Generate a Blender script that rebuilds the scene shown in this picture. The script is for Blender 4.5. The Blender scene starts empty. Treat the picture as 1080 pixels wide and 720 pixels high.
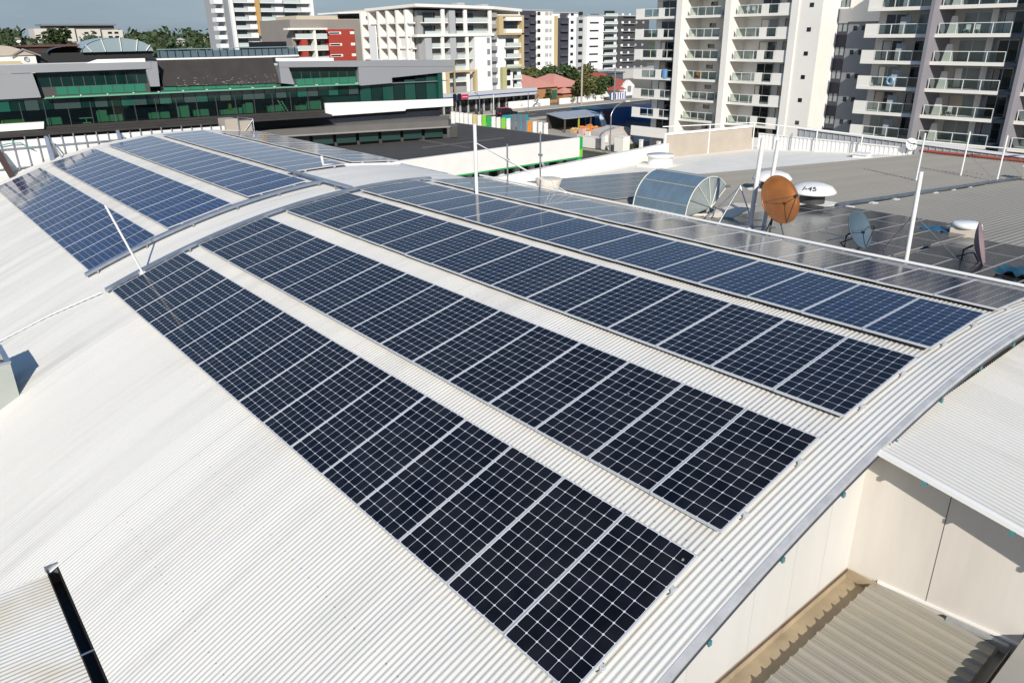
import bpy, bmesh, math, random
from mathutils import Vector, Matrix
random.seed(7)
rad = math.radians
scn = bpy.context.scene
COL = scn.collection

# ------------------------------------------------------------------ materials
MATS = {}
def mat(name, col, rough=.6, metal=0., var=0., vscale=3., bump=0., bscale=20., stretch=(1,1,1), spec=.5, coat=0.):
    if name in MATS: return MATS[name]
    m = bpy.data.materials.new(name); m.use_nodes = True
    nt = m.node_tree; p = nt.nodes['Principled BSDF']
    c = (*col, 1) if len(col) == 3 else col
    p.inputs['Base Color'].default_value = c
    p.inputs['Roughness'].default_value = rough
    p.inputs['Metallic'].default_value = metal
    p.inputs['Specular IOR Level'].default_value = spec
    if coat: p.inputs['Coat Weight'].default_value = coat; p.inputs['Coat Roughness'].default_value = .08
    if var or bump:
        tc = nt.nodes.new('ShaderNodeTexCoord'); mp = nt.nodes.new('ShaderNodeMapping')
        mp.inputs['Scale'].default_value = stretch
        nt.links.new(tc.outputs['Object'], mp.inputs['Vector'])
        if var:
            n = nt.nodes.new('ShaderNodeTexNoise'); n.inputs['Scale'].default_value = vscale
            n.inputs['Detail'].default_value = 6; n.inputs['Roughness'].default_value = .62
            nt.links.new(mp.outputs[0], n.inputs['Vector'])
            r = nt.nodes.new('ShaderNodeValToRGB')
            r.color_ramp.elements[0].position = .3; r.color_ramp.elements[1].position = .7
            r.color_ramp.elements[0].color = tuple(max(0, x*(1-var)) for x in c[:3]) + (1,)
            r.color_ramp.elements[1].color = tuple(min(1, x*(1+var*.55)) for x in c[:3]) + (1,)
            nt.links.new(n.outputs['Fac'], r.inputs[0]); nt.links.new(r.outputs[0], p.inputs['Base Color'])
        if bump:
            n = nt.nodes.new('ShaderNodeTexNoise'); n.inputs['Scale'].default_value = bscale
            n.inputs['Detail'].default_value = 4
            nt.links.new(mp.outputs[0], n.inputs['Vector'])
            b = nt.nodes.new('ShaderNodeBump'); b.inputs['Strength'].default_value = bump; b.inputs['Distance'].default_value = .02
            nt.links.new(n.outputs['Fac'], b.inputs['Height']); nt.links.new(b.outputs[0], p.inputs['Normal'])
    MATS[name] = m
    return m

def roof_mat(name, col, dirt_reflection, stretch, amount=.5, rough=.42, yellow=0., axis=0):
    """painted steel sheet with streaks along the ribs: grime, and on the white vault painted-in reflections"""
    m = bpy.data.materials.new(name); m.use_nodes = True; MATS[name] = m
    nt = m.node_tree; N = nt.nodes.new; L = nt.links.new; p = nt.nodes['Principled BSDF']
    p.inputs['Roughness'].default_value = rough
    p.inputs['Specular IOR Level'].default_value = .35
    tc = N('ShaderNodeTexCoord'); mp = N('ShaderNodeMapping'); mp.inputs['Scale'].default_value = stretch
    L(tc.outputs['Object'], mp.inputs['Vector'])
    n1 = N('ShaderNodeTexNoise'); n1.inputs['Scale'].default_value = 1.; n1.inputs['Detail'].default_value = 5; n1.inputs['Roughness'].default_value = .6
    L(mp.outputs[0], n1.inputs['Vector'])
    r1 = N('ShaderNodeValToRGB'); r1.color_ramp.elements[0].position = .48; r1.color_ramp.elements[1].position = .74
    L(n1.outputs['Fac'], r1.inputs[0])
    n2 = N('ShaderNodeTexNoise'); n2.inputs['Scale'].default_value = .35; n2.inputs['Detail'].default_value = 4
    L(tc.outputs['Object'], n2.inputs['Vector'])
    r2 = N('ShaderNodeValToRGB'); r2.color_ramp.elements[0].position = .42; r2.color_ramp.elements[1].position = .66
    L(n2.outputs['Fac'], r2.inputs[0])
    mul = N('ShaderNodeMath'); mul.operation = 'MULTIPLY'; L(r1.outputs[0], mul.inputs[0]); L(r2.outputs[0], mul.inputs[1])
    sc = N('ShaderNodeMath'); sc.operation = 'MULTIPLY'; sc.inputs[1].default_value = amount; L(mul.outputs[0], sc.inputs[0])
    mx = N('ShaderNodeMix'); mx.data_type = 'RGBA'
    mx.inputs[6].default_value = (*col, 1); mx.inputs[7].default_value = (*dirt_reflection, 1)
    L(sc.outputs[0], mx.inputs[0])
    out = mx.outputs[2]
    if yellow:
        n3 = N('ShaderNodeTexNoise'); n3.inputs['Scale'].default_value = .9; n3.inputs['Detail'].default_value = 3
        L(tc.outputs['Object'], n3.inputs['Vector'])
        r3 = N('ShaderNodeValToRGB'); r3.color_ramp.elements[0].position = .42; r3.color_ramp.elements[1].position = .75
        L(n3.outputs['Fac'], r3.inputs[0])
        s3 = N('ShaderNodeMath'); s3.operation = 'MULTIPLY'; s3.inputs[1].default_value = yellow; L(r3.outputs[0], s3.inputs[0])
        m3 = N('ShaderNodeMix'); m3.data_type = 'RGBA'; m3.inputs[7].default_value = (.55, .43, .22, 1)
        L(out, m3.inputs[6]); L(s3.outputs[0], m3.inputs[0]); out = m3.outputs[2]
    # fine grain
    n4 = N('ShaderNodeTexNoise'); n4.inputs['Scale'].default_value = 14.; n4.inputs['Detail'].default_value = 5
    L(tc.outputs['Object'], n4.inputs['Vector'])
    m4 = N('ShaderNodeMix'); m4.data_type = 'RGBA'; m4.blend_type = 'MULTIPLY'; m4.inputs[0].default_value = .12
    L(out, m4.inputs[6]); L(n4.outputs['Color'], m4.inputs[7])
    sxy = N('ShaderNodeSeparateXYZ'); L(tc.outputs['Object'], sxy.inputs[0])
    dv = N('ShaderNodeMath'); dv.operation = 'DIVIDE'; dv.inputs[1].default_value = .762; L(sxy.outputs[axis], dv.inputs[0])
    flr = N('ShaderNodeMath'); flr.operation = 'FLOOR'; L(dv.outputs[0], flr.inputs[0])
    wn = N('ShaderNodeTexWhiteNoise'); wn.noise_dimensions = '1D'; L(flr.outputs[0], wn.inputs['W'])
    mr = N('ShaderNodeMapRange'); mr.inputs[3].default_value = .955; mr.inputs[4].default_value = 1.03; L(wn.outputs[0], mr.inputs[0])
    vmx = N('ShaderNodeVectorMath'); vmx.operation = 'SCALE'; L(m4.outputs[2], vmx.inputs[0]); L(mr.outputs[0], vmx.inputs['Scale'])
    L(vmx.outputs[0], p.inputs['Base Color'])
    b = N('ShaderNodeBump'); b.inputs['Strength'].default_value = .25; b.inputs['Distance'].default_value = .02
    L(n1.outputs['Fac'], b.inputs['Height']); L(b.outputs[0], p.inputs['Normal'])
    return m

def cell_mat(name, base, line, border, rough, ior=1.5):
    """6 x 12 silicon cells behind glass: white gaps, clipped corners"""
    m = bpy.data.materials.new(name); m.use_nodes = True; MATS[name] = m
    nt = m.node_tree; N = nt.nodes.new; L = nt.links.new; p = nt.nodes['Principled BSDF']
    def math_(op, a, b=None, c=None):
        n = N('ShaderNodeMath'); n.operation = op
        for i, v in enumerate((a, b, c)):
            if v is None: continue
            if isinstance(v, (int, float)): n.inputs[i].default_value = v
            else: L(v, n.inputs[i])
        return n.outputs[0]
    tc = N('ShaderNodeTexCoord'); sp = N('ShaderNodeSeparateXYZ'); L(tc.outputs['Object'], sp.inputs[0])
    P = .1608; PY = .1602
    ux = math_('DIVIDE', sp.outputs[0], P); uy = math_('DIVIDE', sp.outputs[1], PY)
    fx = math_('FRACT', math_('ADD', ux, 20.)); fy = math_('FRACT', math_('ADD', uy, 20.))
    dx = math_('MULTIPLY', math_('SUBTRACT', .5, math_('ABSOLUTE', math_('SUBTRACT', fx, .5))), P)
    dy = math_('MULTIPLY', math_('SUBTRACT', .5, math_('ABSOLUTE', math_('SUBTRACT', fy, .5))), P)
    l1 = math_('LESS_THAN', dx, line); l2 = math_('LESS_THAN', dy, line)
    l3 = math_('LESS_THAN', math_('ADD', dx, dy), .017)
    b1 = math_('GREATER_THAN', math_('ABSOLUTE', sp.outputs[0]), 3*P-.001)
    b2 = math_('GREATER_THAN', math_('ABSOLUTE', sp.outputs[1]), 6*PY-.001)
    mask = math_('MAXIMUM', math_('MAXIMUM', l1, l2), math_('MAXIMUM', l3, math_('MAXIMUM', b1, b2)))
    cx = math_('FLOOR', math_('ADD', ux, 20.)); cy = math_('FLOOR', math_('ADD', uy, 20.))
    oi = N('ShaderNodeObjectInfo')
    cv = N('ShaderNodeCombineXYZ'); L(cx, cv.inputs[0]); L(cy, cv.inputs[1]); L(math_('MULTIPLY', oi.outputs['Random'], 97.), cv.inputs[2])
    wn = N('ShaderNodeTexWhiteNoise'); wn.noise_dimensions = '3D'; L(cv.outputs[0], wn.inputs[0])
    ramp = N('ShaderNodeValToRGB')
    ramp.color_ramp.elements[0].color = (*[c*.6 for c in base], 1); ramp.color_ramp.elements[1].color = (base[0]*1.5, base[1]*1.5, base[2]*1.7, 1)
    L(wn.outputs[0], ramp.inputs[0])
    mx = N('ShaderNodeMix'); mx.data_type = 'RGBA'; L(mask, mx.inputs[0]); L(ramp.outputs[0], mx.inputs[6]); mx.inputs[7].default_value = (*border, 1)
    # dust film: faint, uneven, lifts toward the lower edge of the sheet
    dn = N('ShaderNodeTexNoise'); dn.inputs['Scale'].default_value = 2.3; dn.inputs['Detail'].default_value = 6
    geo = N('ShaderNodeNewGeometry'); L(geo.outputs['Position'], dn.inputs['Vector'])
    dr = N('ShaderNodeValToRGB'); dr.color_ramp.elements[0].position = .35; dr.color_ramp.elements[1].position = .9
    dr.color_ramp.elements[0].color = (.0, .0, .0, 1); dr.color_ramp.elements[1].color = (.05, .05, .05, 1)
    L(dn.outputs['Fac'], dr.inputs[0])
    mx2 = N('ShaderNodeMix'); mx2.data_type = 'RGBA'; L(dr.outputs[0], mx2.inputs[0]); L(mx.outputs[2], mx2.inputs[6]); mx2.inputs[7].default_value = (.3, .29, .27, 1)
    vo = N('ShaderNodeTexVoronoi'); vo.inputs['Scale'].default_value = 1.7; L(geo.outputs['Position'], vo.inputs['Vector'])
    dn2 = N('ShaderNodeTexNoise'); dn2.inputs['Scale'].default_value = 40.; L(geo.outputs['Position'], dn2.inputs['Vector'])
    sx = N('ShaderNodeSeparateColor'); L(vo.outputs['Color'], sx.inputs[0])
    spot = math_('MULTIPLY', math_('LESS_THAN', math_('ADD', vo.outputs['Distance'], math_('MULTIPLY', dn2.outputs['Fac'], .045)), .052), math_('GREATER_THAN', sx.outputs[0], .72))
    mx3 = N('ShaderNodeMix'); mx3.data_type = 'RGBA'; L(math_('MULTIPLY', spot, .55), mx3.inputs[0]); L(mx2.outputs[2], mx3.inputs[6]); mx3.inputs[7].default_value = (.5, .49, .46, 1)
    L(mx3.outputs[2], p.inputs['Base Color'])
    p.inputs['Roughness'].default_value = rough
    p.inputs['IOR'].default_value = ior
    bn = N('ShaderNodeTexNoise'); bn.inputs['Scale'].default_value = 1.1; bn.inputs['Detail'].default_value = 1
    L(geo.outputs['Position'], bn.inputs['Vector'])
    b = N('ShaderNodeBump'); b.inputs['Strength'].default_value = .10; b.inputs['Distance'].default_value = .03
    L(bn.outputs['Fac'], b.inputs['Height']); L(b.outputs[0], p.inputs['Normal'])
    return m

def glass_mat(name, tint, alpha, rough=.03):
    m = bpy.data.materials.new(name); m.use_nodes = True; MATS[name] = m
    nt = m.node_tree; N = nt.nodes.new; L = nt.links.new
    nt.nodes.remove(nt.nodes['Principled BSDF']); out = nt.nodes['Material Output']
    t = N('ShaderNodeBsdfTransparent'); t.inputs[0].default_value = (*tint, 1)
    g = N('ShaderNodeBsdfGlossy'); g.inputs['Roughness'].default_value = rough
    f = N('ShaderNodeFresnel'); f.inputs[0].default_value = 1.5
    a = N('ShaderNodeMath'); a.operation = 'MAXIMUM'; a.inputs[1].default_value = alpha; L(f.outputs[0], a.inputs[0])
    s = N('ShaderNodeMixShader'); L(a.outputs[0], s.inputs[0]); L(t.outputs[0], s.inputs[1]); L(g.outputs[0], s.inputs[2])
    L(s.outputs[0], out.inputs[0])
    return m

ROOFW = roof_mat('white_roof_steel', (.705, .685, .635), (.36, .355, .34), (2.3, .13, .1), .5)  # grey streaks put the uneven sheet's reflections into the colour
ROOFW2 = roof_mat('white_roof_steel_two', (.67, .65, .60), (.30, .29, .27), (.22, 1.7, .1), .95, axis=1)
ROOFL = roof_mat('stained_roof_steel', (.82, .80, .74), (.5, .48, .44), (1.0, .12, .1), .35, yellow=.6)
ROOFG = roof_mat('grey_roof_steel', (.275, .257, .222), (.21, .205, .19), (.8, .05, .1), .8, rough=.5)
ROOFT = roof_mat('tan_roof_steel', (.31, .29, .245), (.17, .16, .14), (.2, 3., .1), .9, rough=.6, yellow=.2, axis=1)
MEMB = mat('white_membrane', (.82, .78, .69), .8, var=.10, vscale=.6)
ALU = mat('aluminium_frame', (.60, .61, .62), .42, .3)
GALV = mat('galvanised_steel', (.50, .52, .55), .32, .8, var=.15, vscale=4)
DARKSTEEL = mat('dark_steel', (.05, .05, .05), .6)
CELL = cell_mat('solar_cells', (.0045, .0045, .0065), .0022, (.66, .67, .70), .075, 1.38)
CELLB = cell_mat('solar_cells_sky_reflection', (.006, .020, .068), .0020, (.50, .54, .62), .09)  # bluer base paints the sky's reflection into the back block's cells
CELLF = cell_mat('solar_cells_blue_tint', (.005, .010, .028), .0020, (.54, .57, .63), .09, 1.46)  # weaker blue base, sky reflection painted into the upper front rows
CELLG = cell_mat('solar_cells_lower_roof', (.022, .022, .024), .0012, (.15, .15, .16), .17)
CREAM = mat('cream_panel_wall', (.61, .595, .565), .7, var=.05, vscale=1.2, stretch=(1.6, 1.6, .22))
CREAM2 = mat('cream_panel_wall_adjoining', (.60, .56, .505), .7, var=.11, vscale=1.2, stretch=(1.6, 1.6, .22))  # slightly warmer cream for the adjoining building's wall
TEAL = mat('teal_bracket', (.07, .22, .24), .5)
WHITE = mat('white_paint', (.78, .77, .74), .55, var=.05, vscale=.5)
WHITEB = mat('white_render', (.82, .79, .73), .8, var=.06, vscale=.15)
WHITEC = mat('cool_white_render', (.78, .78, .77), .8, var=.05, vscale=.15)
GREYR = mat('grey_render', (.40, .41, .42), .8, var=.06, vscale=.2)
GREYD = mat('slate_grey_render', (.19, .21, .235), .8, var=.06, vscale=.2)
NAVY = mat('navy_render', (.045, .045, .06), .8)
PURPLE = mat('mauve_grey_render', (.235, .225, .25), .8, var=.06, vscale=.2)
SOFFIT = mat('balcony_tile', (.42, .36, .31), .7)
WINDOW = mat('dark_window_glass', (.014, .017, .02), .05, spec=.8)
WINDOWL = mat('curtained_window_glass', (.22, .25, .25), .12, spec=.7)
RAILG = glass_mat('railing_glass', (.72, .80, .78), .10)
OFFG = glass_mat('green_office_glass', (.52, .70, .61), .07)
OFFD = mat('dark_green_glass', (.004, .022, .017), .05, spec=.8)
OFFM = mat('green_spandrel_glass', (.028, .17, .105), .12, spec=.7)
ALUP = mat('grey_aluminium_panel', (.275, .285, .30), .45, .1, var=.03, vscale=.3)
BROWN = mat('dark_brown_roof', (.036, .031, .029), .85, var=.25, vscale=.8)
BITUM = mat('charcoal_roof', (.06, .057, .054), .85, var=.2, vscale=.4)
BITL = mat('charcoal_roof_light', (.13, .122, .115), .85, var=.15, vscale=.4)
REDB = mat('red_render', (.36, .045, .03), .8, var=.08, vscale=.3)
TAUPE = mat('taupe_render', (.26, .235, .21), .8, var=.06, vscale=.3)
TILE = mat('salmon_roof_tile', (.60, .27, .215), .8, var=.12, vscale=1.5)
TILER = mat('red_roof_tile', (.40, .09, .06), .7, var=.12, vscale=1.5)
BRICK = mat('orange_brick', (.40, .20, .09), .85, var=.15, vscale=2)
YELLOW = mat('mustard_frame', (.50, .39, .21), .7)
ASPH = mat('asphalt', (.075, .072, .068), .9, var=.25, vscale=.3)
CONC = mat('concrete', (.42, .37, .31), .85, var=.15, vscale=.4)
EARTH = mat('ground_mix', (.16, .145, .115), .9, var=.35, vscale=.05)
GRASS = mat('grass', (.07, .09, .025), .9, var=.3, vscale=.5)
LEAF = mat('leaves', (.055, .095, .025), .7, var=.5, vscale=.7)
LEAFD = mat('dark_leaves', (.05, .078, .026), .7, var=.5, vscale=.5)
LEAFY = mat('olive_leaves', (.10, .11, .03), .7, var=.5, vscale=.5)
TRUNK = mat('bark', (.10, .075, .055), .9)
GREEN = mat('bright_green_paint', (.02, .36, .09), .5)
LIME = mat('lime_paint', (.22, .55, .05), .5)
TEALP = mat('teal_paint', (.01, .27, .29), .5)
BLUE = mat('blue_paint', (.015, .075, .20), .5)
MAROON = mat('maroon_paint', (.09, .015, .025), .5)
SIGNB = mat('sign_blue', (.02, .06, .26), .4)
SIGNR = mat('sign_red', (.50, .02, .07), .4)
ORANGE = mat('orange_fruit', (.75, .25, .03), .6, var=.3, vscale=3)
RUST = mat('rusty_orange_dish', (.48, .175, .05), .30, .7, var=.18, vscale=2.2, stretch=(1, 1, 1))
DISHB = mat('blue_grey_dish', (.075, .115, .15), .5, var=.1, vscale=2)
DISHM = mat('mauve_dish', (.25, .18, .19), .6, var=.12, vscale=3)
MESHB = mat('weathered_blue_sheet', (.20, .28, .335), .36, .4, var=.18, vscale=2.2, stretch=(1.5, .6, .6))
MESHG = mat('grey_green_mesh', (.27, .305, .30), .6, var=.12, vscale=3)
CREAMP = mat('cream_plastic', (.68, .60, .50), .6, var=.06, vscale=2)
BOXG = mat('pale_green_steel', (.40, .425, .385), .5, .1, var=.08, vscale=1.5)
GUTD = mat('dark_gutter', (.022, .020, .020), .6)
GUTT = mat('tan_gutter', (.40, .32, .21), .7, var=.25, vscale=2.5)
BLACK = mat('black_paint', (.012, .012, .013), .35)
TYRE = mat('rubber', (.015, .015, .015), .8)
BEIGE = mat('beige_sheet', (.40, .35, .29), .8, var=.1, vscale=1)
TERRA = mat('red_pipe', (.34, .075, .045), .6)
TARP = mat('blue_tarp_cloth', (.02, .12, .22), .5)
PINK = mat('pink_cloth', (.6, .25, .22), .8)
TIMBER = mat('desk_panel_green', (.34, .44, .38), .6)
OLIVE = mat('olive_panel', (.30, .33, .08), .6)
GOLD = mat('gold_cloth', (.55, .33, .03), .7)
TRIM = mat('shade_green_white', (.13, .36, .23), .5)
DOME = mat('clear_plastic_roof', (.30, .38, .40), .25, .1, spec=.7)
SKYB = mat('blue_shirt_cloth', (.18, .36, .62), .7)

# ------------------------------------------------------------------ mesh builder
class MB:
    def __init__(s): s.v = []; s.f = []; s.sm = []
    def _add(s, vs, fs, smooth=False):
        b = len(s.v); s.v += [tuple(v) for v in vs]
        for f in fs: s.f.append(tuple(i+b for i in f)); s.sm.append(smooth)
        return s
    def hexa(s, p):   # 8 points: bottom 4 ccw, top 4 ccw
        return s._add(p, [(3,2,1,0),(4,5,6,7),(0,1,5,4),(1,2,6,5),(2,3,7,6),(3,0,4,7)])
    def box(s, x0, x1, y0, y1, z0, z1):
        return s.hexa([(x0,y0,z0),(x1,y0,z0),(x1,y1,z0),(x0,y1,z0),(x0,y0,z1),(x1,y0,z1),(x1,y1,z1),(x0,y1,z1)])
    def fr(s, F, a0, a1, b0, b1, c0, c1):    # box in a frame F = (origin, u, n, up): a along u, b along n, c up
        O, U, Nn, Z = F
        P = lambda a, b, c: tuple(O + U*a + Nn*b + Z*c)
        return s.hexa([P(a0,b0,c0),P(a1,b0,c0),P(a1,b1,c0),P(a0,b1,c0),P(a0,b0,c1),P(a1,b0,c1),P(a1,b1,c1),P(a0,b1,c1)])
    def prism(s, pts, d):     # polygon (3d points) extruded by vector d
        n = len(pts); d = Vector(d); q = [Vector(p) for p in pts]; r = [p+d for p in q]
        return s._add(q+r, [tuple(range(n-1,-1,-1)), tuple(range(n, 2*n))] + [(i, (i+1) % n, n+(i+1) % n, n+i) for i in range(n)])
    def tube(s, pts, r, n=8, cap=True):
        pts = [Vector(p) for p in pts]; rings = []
        if isinstance(r, (int, float)): r = [r]*len(pts)
        for i, p in enumerate(pts):
            t = (pts[min(i+1, len(pts)-1)] - pts[max(i-1, 0)]).normalized()
            a = t.cross(Vector((0,0,1)))
            if a.length < .05: a = t.cross(Vector((1,0,0)))
            a.normalize(); b = t.cross(a)
            rings.append([p + (a*math.cos(k*2*math.pi/n) + b*math.sin(k*2*math.pi/n))*r[i] for k in range(n)])
        base = len(s.v)
        vs = [v for g in rings for v in g]; fs = []
        for i in range(len(pts)-1):
            for k in range(n):
                fs.append((i*n+k, i*n+(k+1) % n, (i+1)*n+(k+1) % n, (i+1)*n+k))
        s._add(vs, fs, True)
        if cap: s._add(rings[0], [tuple(range(n-1,-1,-1))]); s._add(rings[-1], [tuple(range(n))])
        return s
    def lathe(s, prof, c, n=24, axis=(0,0,1), sx=1., sy=1.):   # prof list of (r, h) around axis at c
        ax = Vector(axis).normalized(); a = ax.cross(Vector((0,0,1)))
        if a.length < .05: a = Vector((1,0,0))
        a.normalize(); b = ax.cross(a); c = Vector(c); vs = []; fs = []
        for r, h in prof:
            for k in range(n):
                t = k*2*math.pi/n; vs.append(c + ax*h + a*(r*sx*math.cos(t)) + b*(r*sy*math.sin(t)))
        for i in range(len(prof)-1):
            for k in range(n): fs.append((i*n+k, i*n+(k+1) % n, (i+1)*n+(k+1) % n, (i+1)*n+k))
        return s._add(vs, fs, True)
    def grid(s, xs, ys, fn, flip=False):
        nx, ny = len(xs), len(ys)
        vs = [fn(x, y) for y in ys for x in xs]
        fs = [(j*nx+i, j*nx+i+1, (j+1)*nx+i+1, (j+1)*nx+i) for j in range(ny-1) for i in range(nx-1)]
        if flip: fs = [f[::-1] for f in fs]
        return s._add(vs, fs, True)
    def mesh(s, name, m, loc=(0,0,0)):
        me = bpy.data.meshes.new(name)
        l = Vector(loc)
        me.from_pydata([tuple(Vector(v)-l) for v in s.v], [], s.f)
        me.polygons.foreach_set('use_smooth', s.sm)
        me.materials.append(m); me.update()
        return me

def setp(o, label=None, cat=None, group=None, kind=None):
    if label: o['label'] = label
    if cat: o['category'] = cat
    if group: o['group'] = group
    if kind: o['kind'] = kind
    return o
def empty(name, label, cat, loc=(0,0,0), group=None):
    o = bpy.data.objects.new(name, None); o.empty_display_size = .2; COL.objects.link(o); o.location = loc
    return setp(o, label, cat, group)
def wloc(o):
    l = Vector(o.location)
    while o.parent: o = o.parent; l += Vector(o.location)
    return l
def part(name, mb, m, parent, label=None):    # builder in world coordinates -> child mesh
    o = bpy.data.objects.new(name, mb.mesh(name, m, wloc(parent))); COL.objects.link(o); o.parent = parent
    if label: o['label'] = label
    return o
def single(name, mb, m, label, cat, group=None, kind=None, loc=(0,0,0)):
    o = bpy.data.objects.new(name, mb.mesh(name, m, loc)); COL.objects.link(o); o.location = loc
    return setp(o, label, cat, group, kind)
def struct(name, mb, m): return single(name, mb, m, None, None, None, 'structure')
def Bx(*a): return MB().box(*a)

ORD = 'first second third fourth fifth sixth seventh eighth ninth tenth eleventh twelfth thirteenth fourteenth fifteenth sixteenth seventeenth eighteenth nineteenth twentieth'.split()

# ------------------------------------------------------------------ camera, sun, sky
cam = bpy.data.cameras.new('Camera'); camo = bpy.data.objects.new('Camera', cam); COL.objects.link(camo)
yaw, pit, rol = rad(-50.0869), rad(22.264), rad(-.7541)
ca, sa = math.cos(yaw), math.sin(yaw); cb, sb = math.cos(pit), math.sin(pit); cc, sc_ = math.cos(rol), math.sin(rol)
Rz = Matrix(((ca,-sa,0),(sa,ca,0),(0,0,1))); B = Matrix(((1,0,0),(0,0,-1),(0,1,0)))
Rx = Matrix(((1,0,0),(0,cb,-sb),(0,sb,cb))); Rr = Matrix(((cc,-sc_,0),(sc_,cc,0),(0,0,1)))
R = Rr @ Rx @ B @ Rz
M4 = Matrix((R[0], -R[1], -R[2])).transposed().to_4x4()
M4.translation = Vector((3.7076, -4.6125, 5.6332))
camo.matrix_world = M4
cam.sensor_width = 36; cam.lens = 791.81/1080*36; cam.clip_end = 6000; cam.clip_start = .1
scn.camera = camo

SUN_AZ, SUN_EL = rad(-34), rad(28.8)
sdir = Vector((math.cos(SUN_EL)*math.cos(SUN_AZ), math.cos(SUN_EL)*math.sin(SUN_AZ), math.sin(SUN_EL)))
sl = bpy.data.lights.new('Sun', 'SUN'); sl.energy = 5.0; sl.angle = rad(.53); sl.color = (1, .94, .845)
so = bpy.data.objects.new('Sun', sl); COL.objects.link(so); so.rotation_euler = sdir.to_track_quat('Z', 'Y').to_euler(); so.location = sdir*60

w = bpy.data.worlds.new('World'); scn.world = w; w.use_nodes = True
nt = w.node_tree; N = nt.nodes.new; L = nt.links.new; bg = nt.nodes['Background']
sky = N('ShaderNodeTexSky'); sky.sky_type = 'NISHITA'; sky.sun_disc = False
sky.sun_elevation = SUN_EL; sky.sun_rotation = math.pi/2 - SUN_AZ
sky.altitude = 50; sky.air_density = 1.0; sky.dust_density = .6; sky.ozone_density = 2.2
tc = N('ShaderNodeTexCoord'); mp = N('ShaderNodeMapping'); mp.inputs['Scale'].default_value = (1.6, 1.6, 9)
L(tc.outputs['Generated'], mp.inputs['Vector'])
cn = N('ShaderNodeTexNoise'); cn.inputs['Scale'].default_value = 2.2; cn.inputs['Detail'].default_value = 7; cn.inputs['Roughness'].default_value = .55
L(mp.outputs[0], cn.inputs['Vector'])
cr = N('ShaderNodeValToRGB'); cr.color_ramp.elements[0].position = .46; cr.color_ramp.elements[1].position = .8
cr.color_ramp.elements[0].color = (0,0,0,1); cr.color_ramp.elements[1].color = (.45,.45,.45,1)
L(cn.outputs['Fac'], cr.inputs[0])
hm = N('ShaderNodeMix'); hm.data_type = 'RGBA'; hm.inputs[7].default_value = (3.0, 4.6, 6.6, 1)
se = N('ShaderNodeSeparateXYZ'); L(tc.outputs['Generated'], se.inputs[0])
mr = N('ShaderNodeMapRange'); mr.inputs[1].default_value = 0; mr.inputs[2].default_value = .55; mr.inputs[3].default_value = .72; mr.inputs[4].default_value = .05
L(se.outputs[2], mr.inputs[0]); L(mr.outputs[0], hm.inputs[0])
L(sky.outputs[0], hm.inputs[6])
cm = N('ShaderNodeMix'); cm.data_type = 'RGBA'; cm.inputs[7].default_value = (6.6, 8.2, 9.2, 1)
L(cr.outputs[0], cm.inputs[0]); L(hm.outputs[2], cm.inputs[6])
vr = N('ShaderNodeValToRGB'); L(se.outputs[2], vr.inputs[0])
ve_ = vr.color_ramp.elements; ve_[0].position = .05; ve_[0].color = (0,0,0,1); ve_[1].position = .7; ve_[1].color = (0,0,0,1)
for p_, v_ in ((.10,.62),(.17,.45),(.26,.03)):
    e_ = ve_.new(p_); e_.color = (v_,v_,v_,1)
vm = N('ShaderNodeMix'); vm.data_type = 'RGBA'; vm.inputs[7].default_value = (9.5, 11.2, 13.2, 1)   # bright cloud band added out of view to lighten the panel reflections
L(vr.outputs[0], vm.inputs[0]); L(cm.outputs[2], vm.inputs[6])
zr_ = N('ShaderNodeMapRange'); zr_.inputs[1].default_value = .18; zr_.inputs[2].default_value = .42; zr_.inputs[3].default_value = 0; zr_.inputs[4].default_value = .55
L(se.outputs[2], zr_.inputs[0])
zm = N('ShaderNodeMix'); zm.data_type = 'RGBA'; zm.inputs[7].default_value = (1.3, 4.0, 9.6, 1)      # deep blue overhead
L(zr_.outputs[0], zm.inputs[0]); L(vm.outputs[2], zm.inputs[6])
z2_ = N('ShaderNodeMapRange'); z2_.inputs[1].default_value = .62; z2_.inputs[2].default_value = 1.; z2_.inputs[3].default_value = 0; z2_.inputs[4].default_value = .7
L(se.outputs[2], z2_.inputs[0])
zn = N('ShaderNodeMix'); zn.data_type = 'RGBA'; zn.inputs[7].default_value = (.75, 1.15, 1.8, 1)      # darker zenith
L(z2_.outputs[0], zn.inputs[0]); L(zm.outputs[2], zn.inputs[6])
L(zn.outputs[2], bg.inputs[0]); bg.inputs[1].default_value = .07
scn.view_settings.view_transform = 'Standard'; scn.view_settings.look = 'None'
scn.view_settings.exposure = 0.0; scn.view_settings.gamma = 1; scn.view_settings.use_curve_mapping = False

# ------------------------------------------------------------------ ground and streets
G = -10.4
struct('ground', MB()._add([(-4000,-4000,G-.02),(1500,-4000,G-.02),(1500,4000,G-.02),(-4000,4000,G-.02)], [(0,1,2,3)]), EARTH)
def sheet(name, m, pts, z): return struct(name, MB()._add([(x,y,z) for x,y in pts], [tuple(range(len(pts)))]), m)
sheet('road', ASPH, [(-127.5,-60),(-116,-60),(-116,320),(-127.5,320)], G+.004)
sheet('cross_street', ASPH, [(-116,66.5),(-20,66.5),(-20,75.2),(-116,75.2)], G+.008)
struct('footpath', Bx(-133.5,-127.5,-60,320,G,G+.13), CONC)
struct('kerb', Bx(-127.48,-127.3,-60,320,G,G+.15), mat('kerb_concrete', (.5,.46,.40), .8))
struct('near_footpath', Bx(-115.95,-113.4,76,320,G,G+.12), CONC)
sheet('yard_paving', CONC, [(-113,76.6),(-76,76.6),(-76,100),(-113,100)], G+.006)
sheet('car_park', ASPH, [(-104,100),(-74,100),(-74,135),(-104,135)], G+.006)
struct('verge', Bx(-90,-40,75.4,76.3,G,G+.10), GRASS)
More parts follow.
